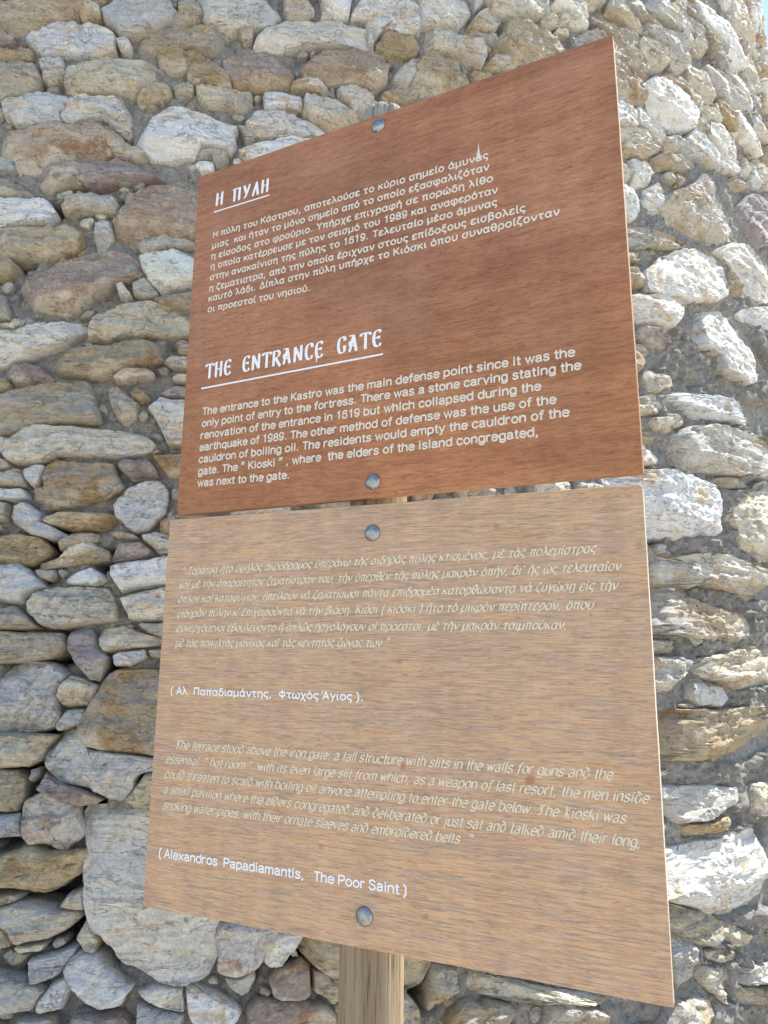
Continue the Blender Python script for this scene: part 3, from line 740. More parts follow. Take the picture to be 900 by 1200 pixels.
def fill(passes):
    global rub_n, seedno
    for (w0, h0, tries, zone) in passes:
        for t in range(tries):
            s = rng.uniform(S0 + .1, S1 - .1); z = rng.uniform(0.05, WALL_H - 0.08)
            w = w0 * rng.uniform(0.7, 1.4); hh = h0 * rng.uniform(0.7, 1.35)
            if not free(s, z): continue
            if w0 > 0.02 and not (free(s + w * .55, z) and free(s - w * .55, z) and free(s, z + hh * .6) and free(s, z - hh * .6)): continue
            x, y, vis = in_photo(s, z)
            seen = vis and -25 < x < 925 and -25 < y < 1225
            hid = seen and behind_board(x, y)
            if zone == 'in' and (not seen or hid): continue
            if zone == 'out' and seen and not hid: continue
            if zone == 'in' and x > 735 and y > 190 and rng.uniform() < (0.8 if w0 > 0.03 else 0.97): continue
            r = np.random.default_rng(seedno); seedno += 1
            pts = grow(s, z, w, hh, r)
            pa = 0.5 * abs(sum(pts[k][0] * pts[(k + 1) % 14][1] - pts[(k + 1) % 14][0] * pts[k][1] for k in range(14)))
            if pa < (w * hh * (0.45 if zone == 'in' else 0.7)): continue
            stamp([(s + u, z + v) for (u, v) in pts], 0.004 if zone == 'in' else 0.009)
            kind = kinds[r.integers(len(kinds))]
            ph = s / R16
            if zone == 'in' and count < 299:
                rel = min(0.045, 0.02 + math.sqrt(pa) * 0.28) * r.uniform(0.7, 1.1)
                add_stone(kind, pts, ph, z, 0.0, rel, seedno, 32, 9, 0.07)
            else:
                small = max(w, hh) < 0.05
                tiny = w0 < 0.02
                V, F = stone_mesh(pts, 0.038 * r.uniform(0.7, 1.15) * ((0.3 if tiny else 0.45) if small else 1), seedno, 10 if tiny else 18 if small else 30, 3 if tiny else 5 if small else 9, 0.05, kind)
                m = np.array(frame_matrix(ph, z, 0.0)); V = V @ m[:3, :3].T + m[:3, 3] - np.array([CX, CY, 0])
                F = [tuple(q + rub_n for q in f) for f in F]
                rub_V.append(V); rub_F.extend(F); rub_T.append(np.tile((np.array([0.42, 0.395, 0.355]) * r.uniform(0.8, 1.15)) if tiny else tint_of(kind, r), (len(V), 1))); rub_I.extend([KL.index(kind)] * len(F)); rub_n += len(V)
fill([(0.07, 0.035, 9000, 'in'), (0.035, 0.02, 20000, 'in'), (0.018, 0.012, 22000, 'in'),
      (0.17, 0.075, 5000, 'out'), (0.11, 0.05, 12000, 'out'), (0.06, 0.032, 16000, 'out'), (0.032, 0.02, 9000, 'out')])
rub = link('rubble', mesh_of('rubble', np.vstack(rub_V), rub_F, [MATS[k] for k in KL], rub_I, smooth='stone', tint=np.vstack(rub_T)), stone_wall)
rub['kind'] = 'stuff'
print('stones', n_annot, count, 'rubble verts', rub_n)

# ---- mortar: one continuous crumbly sheet that the stones are bedded in, closed round the tower's back
def steps(*segs):
    out = []
    for a, b, d in segs: out.extend(np.arange(a, b - d * .3, d))
    out.append(segs[-1][1]); return np.array(out)
PH = steps((-math.pi, -0.70, 0.04), (-0.70, -0.42, 0.006), (-0.42, 0.62, 0.0021), (0.62, 0.98, 0.0032), (0.98, 1.2, 0.01), (1.2, math.pi, 0.04))[:-1]
ZZ = steps((0, 0.7, 0.02), (0.7, 3.0, 0.0085), (3.0, 5.4, 0.016), (5.4, WALL_H, 0.05))
pg, zg = np.meshgrid(PH, ZZ)
sg = pg * R16
lump = fbm(sg * 7, zg * 7, sg * 0, 4, 0.55)
crumb = fbm(sg * 38, zg * 38, sg * 0 + 4, 3, 0.6)
ridge = 1 - np.abs(fbm(sg * 11, zg * 13, sg * 0 + 8, 4, 0.6))
rt = np.clip((sg - 0.95) / 0.45, 0, 1)                        # towards the right the pointing is thick and nearly flush
rt = rt * np.clip((3.3 - zg) / 0.5, 0.0, 1)
lowleft = np.clip((1.75 - zg) / 0.35, 0, 1) * np.clip((-0.25 - sg) / 0.3, 0, 1)
off = -0.008 + 0.009 * lump + 0.009 * crumb - 0.018 * lowleft + rt * (0.016 + 0.020 * (ridge - 0.45) + 0.006 * lump + 0.014 * np.abs(crumb) - 0.005)
for Q in under:                                              # the bed under each stone lies deeper
    Q = np.asarray(Q); c0 = Q.mean(0)
    m = (sg > Q[:, 0].min()) & (sg < Q[:, 0].max()) & (zg > Q[:, 1].min()) & (zg < Q[:, 1].max())
    if m.any():
        jj_, ii_ = np.where(m); pp = np.stack([sg[m], zg[m]], 1)
        k = pip(pp, c0 + (Q - c0) * 0.9); off[jj_[k], ii_[k]] = np.minimum(off[jj_[k], ii_[k]], -0.012)
for (hx, hy, hr) in HOLES:
    h = hit(hx, hy)
    if h is None: continue
    P = wpos(*h); sc = np.linalg.norm(P - CAM) / FPX
    d2 = ((sg - h[0] * R16) ** 2 + (zg - h[1]) ** 2) / (hr * sc * 1.5) ** 2
    off = off - 0.16 * np.exp(-d2 ** 1.5)
rr = R16 - BAT * (zg - 1.6) + off
aa = A0 + math.pi - pg
X = rr * np.sin(aa); Y = rr * np.cos(aa)
nP, nZ = len(PH), len(ZZ)
V = np.stack([X.ravel(), Y.ravel(), zg.ravel()], 1)
ii = np.arange(nP); i2 = (ii + 1) % nP; jj = np.arange(nZ - 1)[:, None] * nP
Fq = np.stack([jj + ii, jj + i2, jj + nP + i2, jj + nP + ii], 2).reshape(-1, 4)
nv = len(V); V = np.vstack([V, [[0, 0, WALL_H + 0.05]]])
F = Fq.tolist() + [(int((nZ - 1) * nP + k), int((nZ - 1) * nP + (k + 1) % nP), nv) for k in range(nP)]
mo = link('mortar', mesh_of('mortar', V, F, [MORTAR]), stone_wall)
mo['kind'] = 'stuff'

# ------------------------------------------------------------------ the signpost
BW = 0.8                                                       # width of the boards
def homog(src, dst):
    A = []
    for (x, y), (u, v) in zip(src, dst):
        A.append([x, y, 1, 0, 0, 0, -u * x, -u * y, -u]); A.append([0, 0, 0, x, y, 1, -v * x, -v * y, -v])
    return np.linalg.svd(np.array(A, float))[2][-1].reshape(3, 3)
class Board:
    def __init__(s, quad, th):
        d = [(x - 450.0, 600.0 - y) for x, y in quad]
        m = np.diag([1 / FPX, 1 / FPX, 1]) @ homog([(0, 1), (1, 1), (1, 0), (0, 0)], d)
        m[2] *= -1
        if m[2, 2] > 0: m = -m
        w = np.linalg.norm(m[:, 0]); T = M @ (m[:, 2] / w) * BW
        X = M @ (m[:, 0] / w); Y = M @ m[:, 1]; Y /= np.linalg.norm(Y); Y = Y - X * (X @ Y); Y /= np.linalg.norm(Y)
        s.X, s.Y, s.Z = X, Y, np.cross(X, Y); s.O = CAM + T; s.th = th
        s.corners = [s.uv(*p) for p in quad]
    def uv(s, px, py):
        d = ray(px, py); t = np.dot(s.O - CAM, s.Z) / np.dot(d, s.Z); q = CAM + d * t - s.O
        return np.array([q @ s.X, q @ s.Y])
    def world(s, u, v, w=0.0): return s.O + s.X * u + s.Y * v + s.Z * w
    def mat(s):
        m = Matrix.Identity(4)
        for i in range(3): m[i][0] = s.X[i]; m[i][1] = s.Y[i]; m[i][2] = s.Z[i]; m[i][3] = s.O[i]
        return m
UB = Board(BOARDS[0], 0.013); LB = Board(BOARDS[1], 0.013)

def wood_upper():
    t = NT('reddish_varnished_plywood')
    v1 = t.coord((2.6, 22, 1)); v2 = t.coord((26, 210, 1)); v3 = t.coord((70, 520, 1)); v4 = t.coord((1, 1, 1))
    a = t.noise(v1, 1.0, 8, 0.68, 1.0); b = t.noise(v2, 1.0, 5, 0.65, 0.5); c2 = t.noise(t.coord((16, 150, 1)), 1.0, 3, 0.6, 0.8); c = t.noise(v3, 1.0, 3, 0.6); d = t.noise(v4, 5, 4, 0.5)
    sx = t.n('ShaderNodeSeparateXYZ'); tc = t.n('ShaderNodeTexCoord'); t.l(tc.outputs['Object'], sx.inputs[0])
    col = t.mix(t.ramp(a, 0.3, 0.7), (0.28, 0.122, 0.066), (0.40, 0.205, 0.115))
    warm_low = t.mix(t.ramp(t.math('ADD', sx.outputs[1], t.math('MULTIPLY', d, 0.25)), 0.22, 0.48), (1.20, 1.07, 0.84), (1.04, 1.0, 0.98))  # tone grows warmer towards the board's bottom
    col = t.mix(1.0, col, warm_low, 'MULTIPLY')
    col = t.mix(t.ramp(b, 0.45, 0.72, 0, 0.5), col, (0.15, 0.052, 0.034))
    col = t.mix(t.ramp(b, 0.46, 0.3, 0, 0.35), col, (0.43, 0.22, 0.125))
    col = t.mix(t.ramp(c, 0.57, 0.66, 0, 0.55), col, (0.15, 0.06, 0.035))
    col = t.mix(t.ramp(c, 0.42, 0.33, 0, 0.3), col, (0.48, 0.27, 0.15))
    col = t.mix(t.ramp(t.math('ABSOLUTE', t.math('SUBTRACT', c2, 0.5), 0), 0.006, 0.022, 0.45, 0), col, (0.14, 0.058, 0.036))
    run = t.noise(t.coord((22, 1.5, 1)), 1.0, 4, 0.6); cl = t.noise(v4, 3.2, 3, 0.5)
    col = t.mix(1.0, col, t.n_comb(t.math('MULTIPLY', t.ramp(run, 0.35, 0.65, 0.93, 1.07), t.ramp(cl, 0.3, 0.7, 0.84, 1.2))), 'MULTIPLY')
    fl = t.noise(t.coord((130, 420, 1)), 1.0, 2, 0.5); col = t.mix(t.ramp(fl, 0.70, 0.76, 0, 0.6), col, (0.50, 0.33, 0.22)); col = t.mix(t.ramp(fl, 0.29, 0.24, 0, 0.6), col, (0.09, 0.045, 0.03))
    col = t.mix(t.ramp(d, 0.5, 0.75, 0, 0.22), col, (0.42, 0.24, 0.17))
    return t.done(col, t.ramp(b, 0.3, 0.7, 0.42, 0.6), t.bump(c, 0.0006, 0.5, t.bump(b, 0.0006, 0.4)), 0.2)
def wood_lower():
    t = NT('weathered_pale_plywood')
    v1 = t.coord((3.5, 24, 1)); v2 = t.coord((30, 300, 1)); v3 = t.coord((30, 500, 1)); v4 = t.coord((1, 1, 1)); v5 = t.coord((14, 90, 1))
    a = t.noise(v1, 1.0, 5, 0.6, 0.6); b = t.noise(v2, 1.0, 4, 0.6, 0.7); c = t.noise(v3, 1.0, 3, 0.6, 0.4); d = t.noise(v4, 9, 5, 0.6); e = t.noise(v5, 1, 4)
    col = t.mix(t.ramp(a, 0.32, 0.68), (0.47, 0.325, 0.245), (0.54, 0.36, 0.235))
    sx = t.n('ShaderNodeSeparateXYZ'); tc = t.n('ShaderNodeTexCoord'); t.l(tc.outputs['Object'], sx.inputs[0])
    col = t.mix(1.0, col, t.mix(t.ramp(t.math('ADD', sx.outputs[1], t.math('MULTIPLY', d, 0.3)), 0.25, 0.6), (1.20, 1.07, 0.86), (1.10, 1.03, 0.88)), 'MULTIPLY')
    run = t.noise(t.coord((26, 1.3, 1)), 1.0, 4, 0.6); col = t.mix(1.0, col, t.n_comb(t.ramp(run, 0.35, 0.65, 0.92, 1.07)), 'MULTIPLY')
    col = t.mix(t.ramp(e, 0.5, 0.72, 0, 0.45), col, (0.40, 0.335, 0.30))
    col = t.mix(t.ramp(d, 0.56, 0.72, 0, 0.45), col, (0.46, 0.225, 0.10))
    col = t.mix(t.ramp(b, 0.52, 0.62, 0, 0.28), col, (0.25, 0.19, 0.16))
    for sc_, w_, k_ in (((6, 160, 1), 0.024, 0.52), ((9, 120, 1), 0.014, 0.42), ((6, 230, 1), 0.028, 0.36)):
        ln_ = t.noise(t.coord(sc_), 1.0, 3, 0.55, 1.2)
        col = t.mix(t.ramp(t.math('ABSOLUTE', t.math('SUBTRACT', ln_, 0.5), 0), w_ * 0.3, w_, k_, 0), col, (0.20, 0.16, 0.145))
    col = t.mix(t.ramp(b, 0.47, 0.38, 0, 0.5), col, (0.58, 0.44, 0.32))
    col = t.mix(t.ramp(c, 0.57, 0.66, 0, 0.35), col, (0.20, 0.165, 0.145))
    kn = t.noise(t.coord((1, 1, 1)), 26, 1, 0.3)
    col = t.mix(t.ramp(kn, 0.77, 0.82, 0, 0.7), col, (0.36, 0.14, 0.07))
    nr = t.bump(b, 0.0012, 0.7); nr = t.bump(c, 0.0008, 0.6, nr)
    return t.done(col, 0.8, nr, 0.2)
def ply_edge(name, ca, cb):
    t = NT(name)
    tc = t.coord((3, 3, 420)); a = t.noise(tc, 1.0, 2)
    return t.done(t.mix(t.ramp(a, 0.4, 0.6), ca, cb), 0.8, None, 0.2)
def paint(name, col, worn):
    t = NT(name); v = t.coord((1, 1, 1)); a = t.noise(v, 180, 4, 0.7)
    return t.done(t.mix(t.ramp(a, 0.35, 0.7, 0, worn), col, (0.45, 0.33, 0.24)), 0.6, None, 0.3)
WU, WL, EDGE, EDGE_DARK = wood_upper(), wood_lower(), ply_edge('plywood_edge', (0.42, 0.31, 0.22), (0.62, 0.52, 0.40)), ply_edge('varnished_plywood_edge', (0.26, 0.13, 0.075), (0.42, 0.25, 0.16))
P_CREAM = paint('cream_sign_paint', (0.71, 0.65, 0.55), 0.35)
P_WHITE = paint('white_sign_paint', (0.80, 0.80, 0.82), 0.15)
P_WORN = paint('worn_pale_yellow_paint', (0.74, 0.66, 0.50), 0.6)

def board_mesh(b, mat, rc):
    """rounded outline, softened arris; corners in order TL, TR, BR, BL"""
    cs = b.corners; out = []
    for k in range(4):
        p = cs[k]; a = cs[k - 1] - p; c = cs[(k + 1) % 4] - p; a = a / np.linalg.norm(a); c = c / np.linalg.norm(c); r = rc[k]
        for j in range(6):
            f = j / 5.0
            out.append(p + a * r * (1 - f) ** 2 + c * r * f ** 2)
    # clockwise as seen from the front; refine the long sides a little so that the edge is not ruler-straight
    pts = []
    n = len(out)
    for k in range(n):
        p, q = out[k], out[(k + 1) % n]; L = np.linalg.norm(q - p); m = max(1, int(L / 0.02))
        for j in range(m): pts.append(p + (q - p) * j / m)
    pts = np.array(pts); c0 = pts.mean(0); n = len(pts)
    nrm = np.roll(pts, -1, 0) - np.roll(pts, 1, 0); nrm = np.stack([-nrm[:, 1], nrm[:, 0]], 1); nrm /= np.linalg.norm(nrm, axis=1, keepdims=True)
    w = 0.00015 * fbm(pts[:, 0] * 30, pts[:, 1] * 30, pts[:, 0] * 0, 3)
    pts = pts + nrm * w[:, None]
    bv = 0.0016; t = b.th
    rings = [(0.0012, 0.0), (0.0004, -0.0005), (0.0, -bv), (0.0, -t + 0.001), (0.0012, -t)]
    V = []; 
    for ins, z in rings:
        q = pts - nrm * ins if np.dot(nrm[0], pts[0] - c0) > 0 else pts + nrm * ins
        V.extend([(x, y, z) for x, y in q])
    V.append((c0[0], c0[1], 0.0)); ctr = len(V) - 1
    F = [(k, (k + 1) % n, ctr) for k in range(n)]; I = [0] * n
    for j in range(len(rings) - 1):
        for k in range(n):
            k2 = (k + 1) % n
            F.append((j * n + k, j * n + k2, (j + 1) * n + k2, (j + 1) * n + k)); I.append(0 if j < 1 else 1)
    F.append(tuple(range((len(rings) - 1) * n, len(rings) * n))); I.append(1)
    me = mesh_of('board', V, F, [mat, EDGE_DARK if b is UB else EDGE], I, smooth=False)
    import bmesh
    bm = bmesh.new(); bm.from_mesh(me); bmesh.ops.recalc_face_normals(bm, faces=bm.faces); bm.to_mesh(me); bm.free()
    return me

# ---- lettering: skeletons of the letters (x-height 5, capitals 7), drawn with a round or a broad pen
GL = {}
def gdef(txt):
    for ln in txt.strip().splitlines():
        ch, wd, st = ln.split(None, 2); GL[ch] = (float(wd), st)
gdef("""
a 4.3 S .4,4 1,4.8 2,5 3.2,4.6 3.5,3.6 3.5,1 3.9,0|S 3.5,2.9 2,2.7 .7,2.2 .3,1.2 .8,.25 1.8,0 3,.5 3.5,1.6
b 4.4 L .3,0 .3,7|S .3,3.6 1,4.7 2.2,5 3.5,4.4 4.1,2.5 3.5,.6 2.2,0 1,.3 .3,1.4
c 4 S 3.8,3.9 3.1,4.8 2.1,5 .8,4.4 .2,2.5 .8,.6 2.1,0 3.1,.2 3.8,1.2
d 4.4 L 4,0 4,7|S 4,3.6 3.2,4.7 2.1,5 .8,4.4 .2,2.5 .8,.6 2.1,0 3.2,.3 4,1.4
e 4.2 S .2,2.7 4,2.7 3.6,4.2 2.1,5 .8,4.4 .2,2.5 .8,.6 2.2,0 3.2,.3 3.8,1.1
f 2.6 S 2.7,6.8 1.7,6.9 1.1,6 1.1,5 1.1,0|L 0,4.8 2.4,4.8
g 4.4 L 4,5 4,-.3|S 4,-.3 3.6,-1.5 2.2,-2 .9,-1.6 .4,-.9|S 4,3.6 3.2,4.7 2.1,5 .8,4.4 .2,2.5 .8,.6 2.1,0 3.2,.3 4,1.4
h 4.3 L .3,0 .3,7|S .3,3.4 1.2,4.7 2.3,5 3.5,4.5 3.8,3.3 3.8,0
i 1.6 L .7,0 .7,5|L .7,6.2 .7,7
j 1.6 S .8,5 .8,0 .6,-1.6 -.4,-2|L .8,6.2 .8,7
k 4 L .3,0 .3,7|L 3.6,5 .4,1.9|L 1.5,3 3.8,0
l 1.5 L .7,0 .7,7
m 6.6 L .3,0 .3,5|S .3,3.6 1.1,4.7 2,5 2.9,4.6 3.2,3.4 3.2,0|S 3.2,3.6 4,4.7 4.9,5 5.8,4.6 6.1,3.4 6.1,0
n 4.3 L .3,0 .3,5|S .3,3.4 1.2,4.7 2.3,5 3.5,4.5 3.8,3.3 3.8,0
o 4.4 E 2.2,2.5,1.95,2.5,0,360
p 4.4 L .3,-2 .3,5|S .3,3.6 1,4.7 2.2,5 3.5,4.4 4.1,2.5 3.5,.6 2.2,0 1,.3 .3,1.4
q 4.4 L 4,-2 4,5|S 4,3.6 3.2,4.7 2.1,5 .8,4.4 .2,2.5 .8,.6 2.1,0 3.2,.3 4,1.4
r 2.9 L .3,0 .3,5|S .3,3.2 1,4.6 1.8,5 2.7,4.8
s 3.9 S 3.5,4 2.8,4.8 1.8,5 .7,4.6 .5,3.7 1.1,2.9 2.7,2.3 3.5,1.5 3.2,.5 2,0 .8,.2 .2,1.2
t 2.4 S 1.1,6.6 1.1,1 1.4,.1 2.4,.05|L .1,4.8 2.3,4.8
u 4.3 S .4,5 .4,1.5 .9,.3 2,0 3.1,.4 3.9,1.6|L 3.9,5 3.9,0
v 4 L .1,5 2,0 3.9,5
w 5.8 L .1,5 1.6,0 2.9,4.8 4.2,0 5.7,5
x 4 L .2,5 3.8,0|L 3.8,5 .2,0
y 4 L .1,5 2,.2|S 3.9,5 2,0 1.3,-1.6 .3,-1.9
z 3.8 L .3,4.9 3.5,4.9 .3,.1 3.6,.1
A 4.8 L .1,0 2.4,7 4.7,0|L .9,2.3 3.9,2.3
K 4.8 L .4,0 .4,7|L 4.4,7 .5,2.6|L 1.8,4 4.6,0
P 4.6 L .4,0 .4,7|S .4,6.9 2.8,6.9 4.2,6.2 4.3,4.6 3.2,3.4 .4,3.2
S 4.6 S 4,5.6 3.4,6.7 2.2,7 .8,6.4 .5,5.2 1.3,4.1 3.2,3.3 4.2,2.2 3.8,.6 2.3,0 .8,.4 .3,1.8
T 4.4 L 2.2,0 2.2,6.9|L .1,6.9 4.3,6.9
Α 4.8 L .1,0 2.4,7 4.7,0|L .9,2.3 3.9,2.3
Δ 5 L .2,.1 2.5,7 4.8,.1 .2,.1
Η 5 L .4,0 .4,7|L 4.5,0 4.5,7|L .4,3.6 4.5,3.6
Κ 4.8 L .4,0 .4,7|L 4.4,7 .5,2.6|L 1.8,4 4.6,0
Π 5 L .4,0 .4,6.9 4.5,6.9 4.5,0
Τ 4.4 L 2.2,0 2.2,6.9|L .1,6.9 4.3,6.9
Υ 4.6 L .1,7 2.3,3.2 4.5,7|L 2.3,3.2 2.3,0
Φ 5.4 L 2.7,-.2 2.7,7.2|E 2.7,3.6,2.3,2.2,0,360
α 4.6 E 2,2.5,1.8,2.5,0,360|S 4.2,5 3.7,3 3.7,1 4.5,.05
β 4.3 S .4,-2 .4,5.4 1,6.8 2.2,7 3.4,6.2 3.1,4.5 1.4,3.9|S 1.4,3.9 3.4,3.6 4,2 3.2,.3 1.8,0 .5,.9
γ 4 S .1,4.8 .7,5 1.2,4.2 2.1,.6|S 3.9,5 2.1,.6 1.7,-2
δ 4.3 S 3.5,6.6 2.2,7 1,6.3 1.3,5.3 3.2,4.2 4.1,2.5 3.5,.6 2.1,0 .8,.6 .2,2.2 .9,3.9 2.2,4.6
ε 3.6 S 3.4,4.2 2.6,4.9 1.5,5 .5,4.3 .6,3.2 1.9,2.7|S 1.9,2.7 .4,2.3 .2,1.1 .9,.1 2,0 3,.2 3.5,.9
ζ 3.5 S .7,6.9 3.3,6.9 1,4.5 .3,2.3 .7,.8 2.2,.3 3.1,-.5 2.9,-1.5 2,-2
η 4.3 S .1,4.7 .5,4.8 .5,3 .5,0|S .5,3.4 1.3,4.7 2.4,5 3.5,4.5 3.8,3.3 3.8,-2
θ 4.3 E 2.15,3.5,1.85,3.5,0,360|L .4,3.5 3.9,3.5
ι 1.8 S .7,5 .7,1.2 1,.2 1.8,.1
κ 4 L .4,0 .4,5|L 3.7,5 .5,2.1|L 1.5,3 3.9,0
λ 4 S .1,6.9 .9,6.8 1.5,5.4 3.9,0|L 2,4 .2,0
μ 4.5 L .4,-2 .4,5|S .4,1.5 .9,.3 2,0 3.1,.4 3.8,1.6|S 3.8,5 3.8,1 4.4,.1
ν 4 S .3,5 .8,3.4 2,0|S 2,0 3.4,2.4 3.8,5
ξ 3.6 S 3.2,6.9 1.4,6.8 .8,5.8 1.3,4.7 3,4.3|S 3,4.3 .9,3.7 .3,2.3 .8,.9 2.3,.4 3.2,-.4 3,-1.5 2.1,-2
ο 4.4 E 2.2,2.5,1.95,2.5,0,360
π 4.7 L 0,4.8 4.6,4.8|L 1,4.8 1,0|S 3.5,4.8 3.5,1 3.8,.1 4.5,.1
ρ 4.4 S .3,-2 .3,2.6 .9,4.5 2.2,5 3.6,4.4 4.1,2.5 3.5,.6 2.2,0 1,.4 .3,1.6
σ 4.7 S 4.7,4.8 2.2,4.9 .8,4.3 .2,2.5 .8,.6 2.1,0 3.4,.6 3.9,2.5 3.4,4.1 2.4,4.9
ς 3.8 S 3.6,4.2 2.8,4.9 1.9,5 .7,4.2 .3,2.5 .8,1.2 2.4,.6 3.3,0 3.2,-1.3 2.3,-1.9
τ 3.8 L .1,4.8 3.7,4.8|S 1.8,4.8 1.8,1 2.2,.15 3,.1
υ 4.2 S .1,4.8 .5,4.8 .5,1.6 1,.3 2.1,0 3.3,.6 3.9,2.4 3.6,5
φ 5.4 S 1.5,4.9 .4,3.8 .3,1.5 1.4,.2 2.8,0 4.4,.4 5.1,2.3 4.7,4.3 3.6,5 2.8,4.2 2.7,2|L 2.7,2.6 2.7,-2
χ 4 S .1,4.9 .8,4.8 3.1,-1.7 3.9,-1.9|L 3.9,5 .2,-1.9
ψ 5.4 S .1,4.8 .5,4.7 .5,2 1.2,.4 2.7,0 4.2,.4 5,2 4.8,5|L 2.7,6 2.7,-2
ω 5.8 S 1.3,5 .3,3.6 .3,1.2 1.2,0 2.4,.3 2.9,1.8 2.9,3.2|S 2.9,1.8 3.4,.3 4.6,0 5.5,1.2 5.5,3.6 4.5,5
1 4 L 1,5.7 2.4,6.9 2.4,0
6 4.3 S 3.8,5.8 3.1,6.9 2,7 .8,6 .3,3.4 .6,1 2.1,0 3.5,.5 4,2.2 3.4,3.9 2.1,4.4 .9,3.8 .4,2.4
8 4.3 E 2.15,5.25,1.6,1.7,0,360|E 2.15,1.8,1.9,1.8,0,360
9 4.3 S .5,1.2 1.2,.1 2.2,0 3.5,1 4,3.6 3.6,6 2.2,7 .8,6.4 .3,4.8 .9,3.2 2.1,2.6 3.3,3.1 3.9,4.5
, 2 L .9,.5 .9,-.2 .4,-1.3
. 2 L .9,0 .9,.65
( 2.2 S 2,7.4 .9,5.4 .7,2.7 .9,0 2,-2
) 2.2 S .2,7.4 1.3,5.4 1.5,2.7 1.3,0 .2,-2
“ 3.4 L 1.2,7.4 .4,6.4 .6,5|L 2.9,7.4 2.1,6.4 2.3,5
” 3.4 L .8,7.4 1.2,6.3 .4,5|L 2.5,7.4 2.9,6.3 2.1,5
' 1.2 L .8,7.2 .4,5.6
""")
ACC = {'\u0301': "L 1.9,5.9 2.6,7.3", '\u0300': "L 1.6,7.3 2.3,5.9", '\u0342': "S .8,6.1 1.5,6.9 2.7,6.3 3.3,7", '\u0313': "S 2,7.2 2.4,6.7 1.9,5.9",
       '\u0314': "S 2.4,7.2 1.9,6.6 2.4,5.9", '\u0345': "L 1.8,-.8 1.8,-1.8", '\u0308': "L 1,6.2 1,6.9|L 2.8,6.2 2.8,6.9"}
# the two headings: tall narrow capitals of an old church hand, with small serifs
HG = {}
for ln in """
Η 3.8 L .5,.2 .5,6.8|L 3,.2 3,6.8|S .5,3.1 1.5,3.9 3,4.2|L 0,.1 1,.1|L 2.5,.1 3.5,.1|L 0,6.9 1,6.9|L 2.5,6.9 3.5,6.9
Π 4.2 L .7,.2 .7,6.7|L 3.3,.2 3.3,6.7|L 0,6.8 4,6.8|L .2,.1 1.2,.1|L 2.8,.1 3.8,.1|L .1,6.3 .1,6.8
Υ 3.9 L .6,6.8 1.8,3|S 3.4,6.8 2.6,4 1.6,1 .6,0|L 0,6.9 1.2,6.9|L 2.9,6.9 3.7,6.9|L 1.2,2.6 2.6,2.6
Λ 4 L .6,0 2.3,6.9|L 2.2,6.8 3.2,0|L 2.3,6.9 2.7,7.3|L .1,.1 1.1,.1|L 2.6,.1 3.7,.1|L 1,3.8 1.8,4.6
T 3.8 L 1.9,.2 1.9,6.7|L .1,6.7 3.7,6.7|L .1,5.6 .1,6.7|L 3.7,5.6 3.7,6.7|L 1.3,.1 2.5,.1
H 3.8 L .6,.2 .6,6.8|L 3,.2 3,6.8|L .6,3.6 3,3.6|L .1,.1 1.1,.1|L 2.5,.1 3.5,.1|L .1,6.9 1.1,6.9|L 2.5,6.9 3.5,6.9
E 3.6 S 3.1,5.9 2.6,6.8 1.7,6.9 .8,5.9 .5,3.5 .8,1.1 1.7,.1 2.6,.2 3.2,1.3|L .5,3.8 2.4,3.8|L 2.4,3.2 2.4,4.4
N 4.2 L .6,.2 .6,6.8|L .6,6.6 3.3,.4|L 3.3,.2 3.3,6.8|L .1,.1 1.1,.1|L 2.8,6.9 3.8,6.9
R 3.9 L .6,.2 .6,6.8|S .6,6.7 2.4,6.6 3.1,5.3 2.3,3.9 .7,3.5|S 1.4,3.6 2.2,2 3.6,-.6|L .1,.1 1.1,.1
A 4 L .5,0 1.9,6.9|L 1.9,6.8 3.1,0|L .2,6.8 2.3,6.9|L .8,2.4 2.5,2.4|L .1,.1 1,.1|L 2.6,.1 3.6,.1|S .8,2.4 .5,4 1.2,4.6
C 3.6 S 3.1,5.6 2.7,6.8 1.7,6.9 .8,5.9 .5,3.5 .8,1.1 1.7,.1 2.7,.3 3.2,1.5|L 3.1,5.3 3.1,6.8
G 3.8 S 3.1,5.6 2.7,6.8 1.7,6.9 .8,5.9 .5,3.5 .8,1.1 1.7,.1 2.8,.5 3,1.6 3,2.8|L 2.3,2.9 3.6,2.9|L 3.1,5.3 3.1,6.8
""".strip().splitlines():
    ch, wd, st = ln.split(None, 2); HG[ch] = (float(wd), st)

def strokes(spec, fine):
    out = []
    for s in spec.split('|'):
        op, rest = s[0], s[2:]
        if op == 'E':
            cx, cy, rx, ry, a0, a1 = map(float, rest.split(','))
            n = 18
            out.append((np.array([(cx + rx * math.cos(math.radians(90 + a0 + (a1 - a0) * k / n)), cy + ry * math.sin(math.radians(90 + a0 + (a1 - a0) * k / n))) for k in range(n + 1)]), True))
        else:
            p = np.array([tuple(map(float, q.split(','))) for q in rest.split()])
            if op == 'S' and len(p) > 2:
                e = np.vstack([2 * p[0] - p[1], p, 2 * p[-1] - p[-2]]); q = []
                for k in range(1, len(e) - 2):
                    for j in range(fine):
                        t = j / fine
                        q.append(0.5 * ((2 * e[k]) + (-e[k - 1] + e[k + 1]) * t + (2 * e[k - 1] - 5 * e[k] + 4 * e[k + 1] - e[k + 2]) * t * t + (-e[k - 1] + 3 * e[k] - 3 * e[k + 1] + e[k + 2]) * t ** 3))
                q.append(p[-1]); p = np.array(q)
            out.append((p, False))
    return out

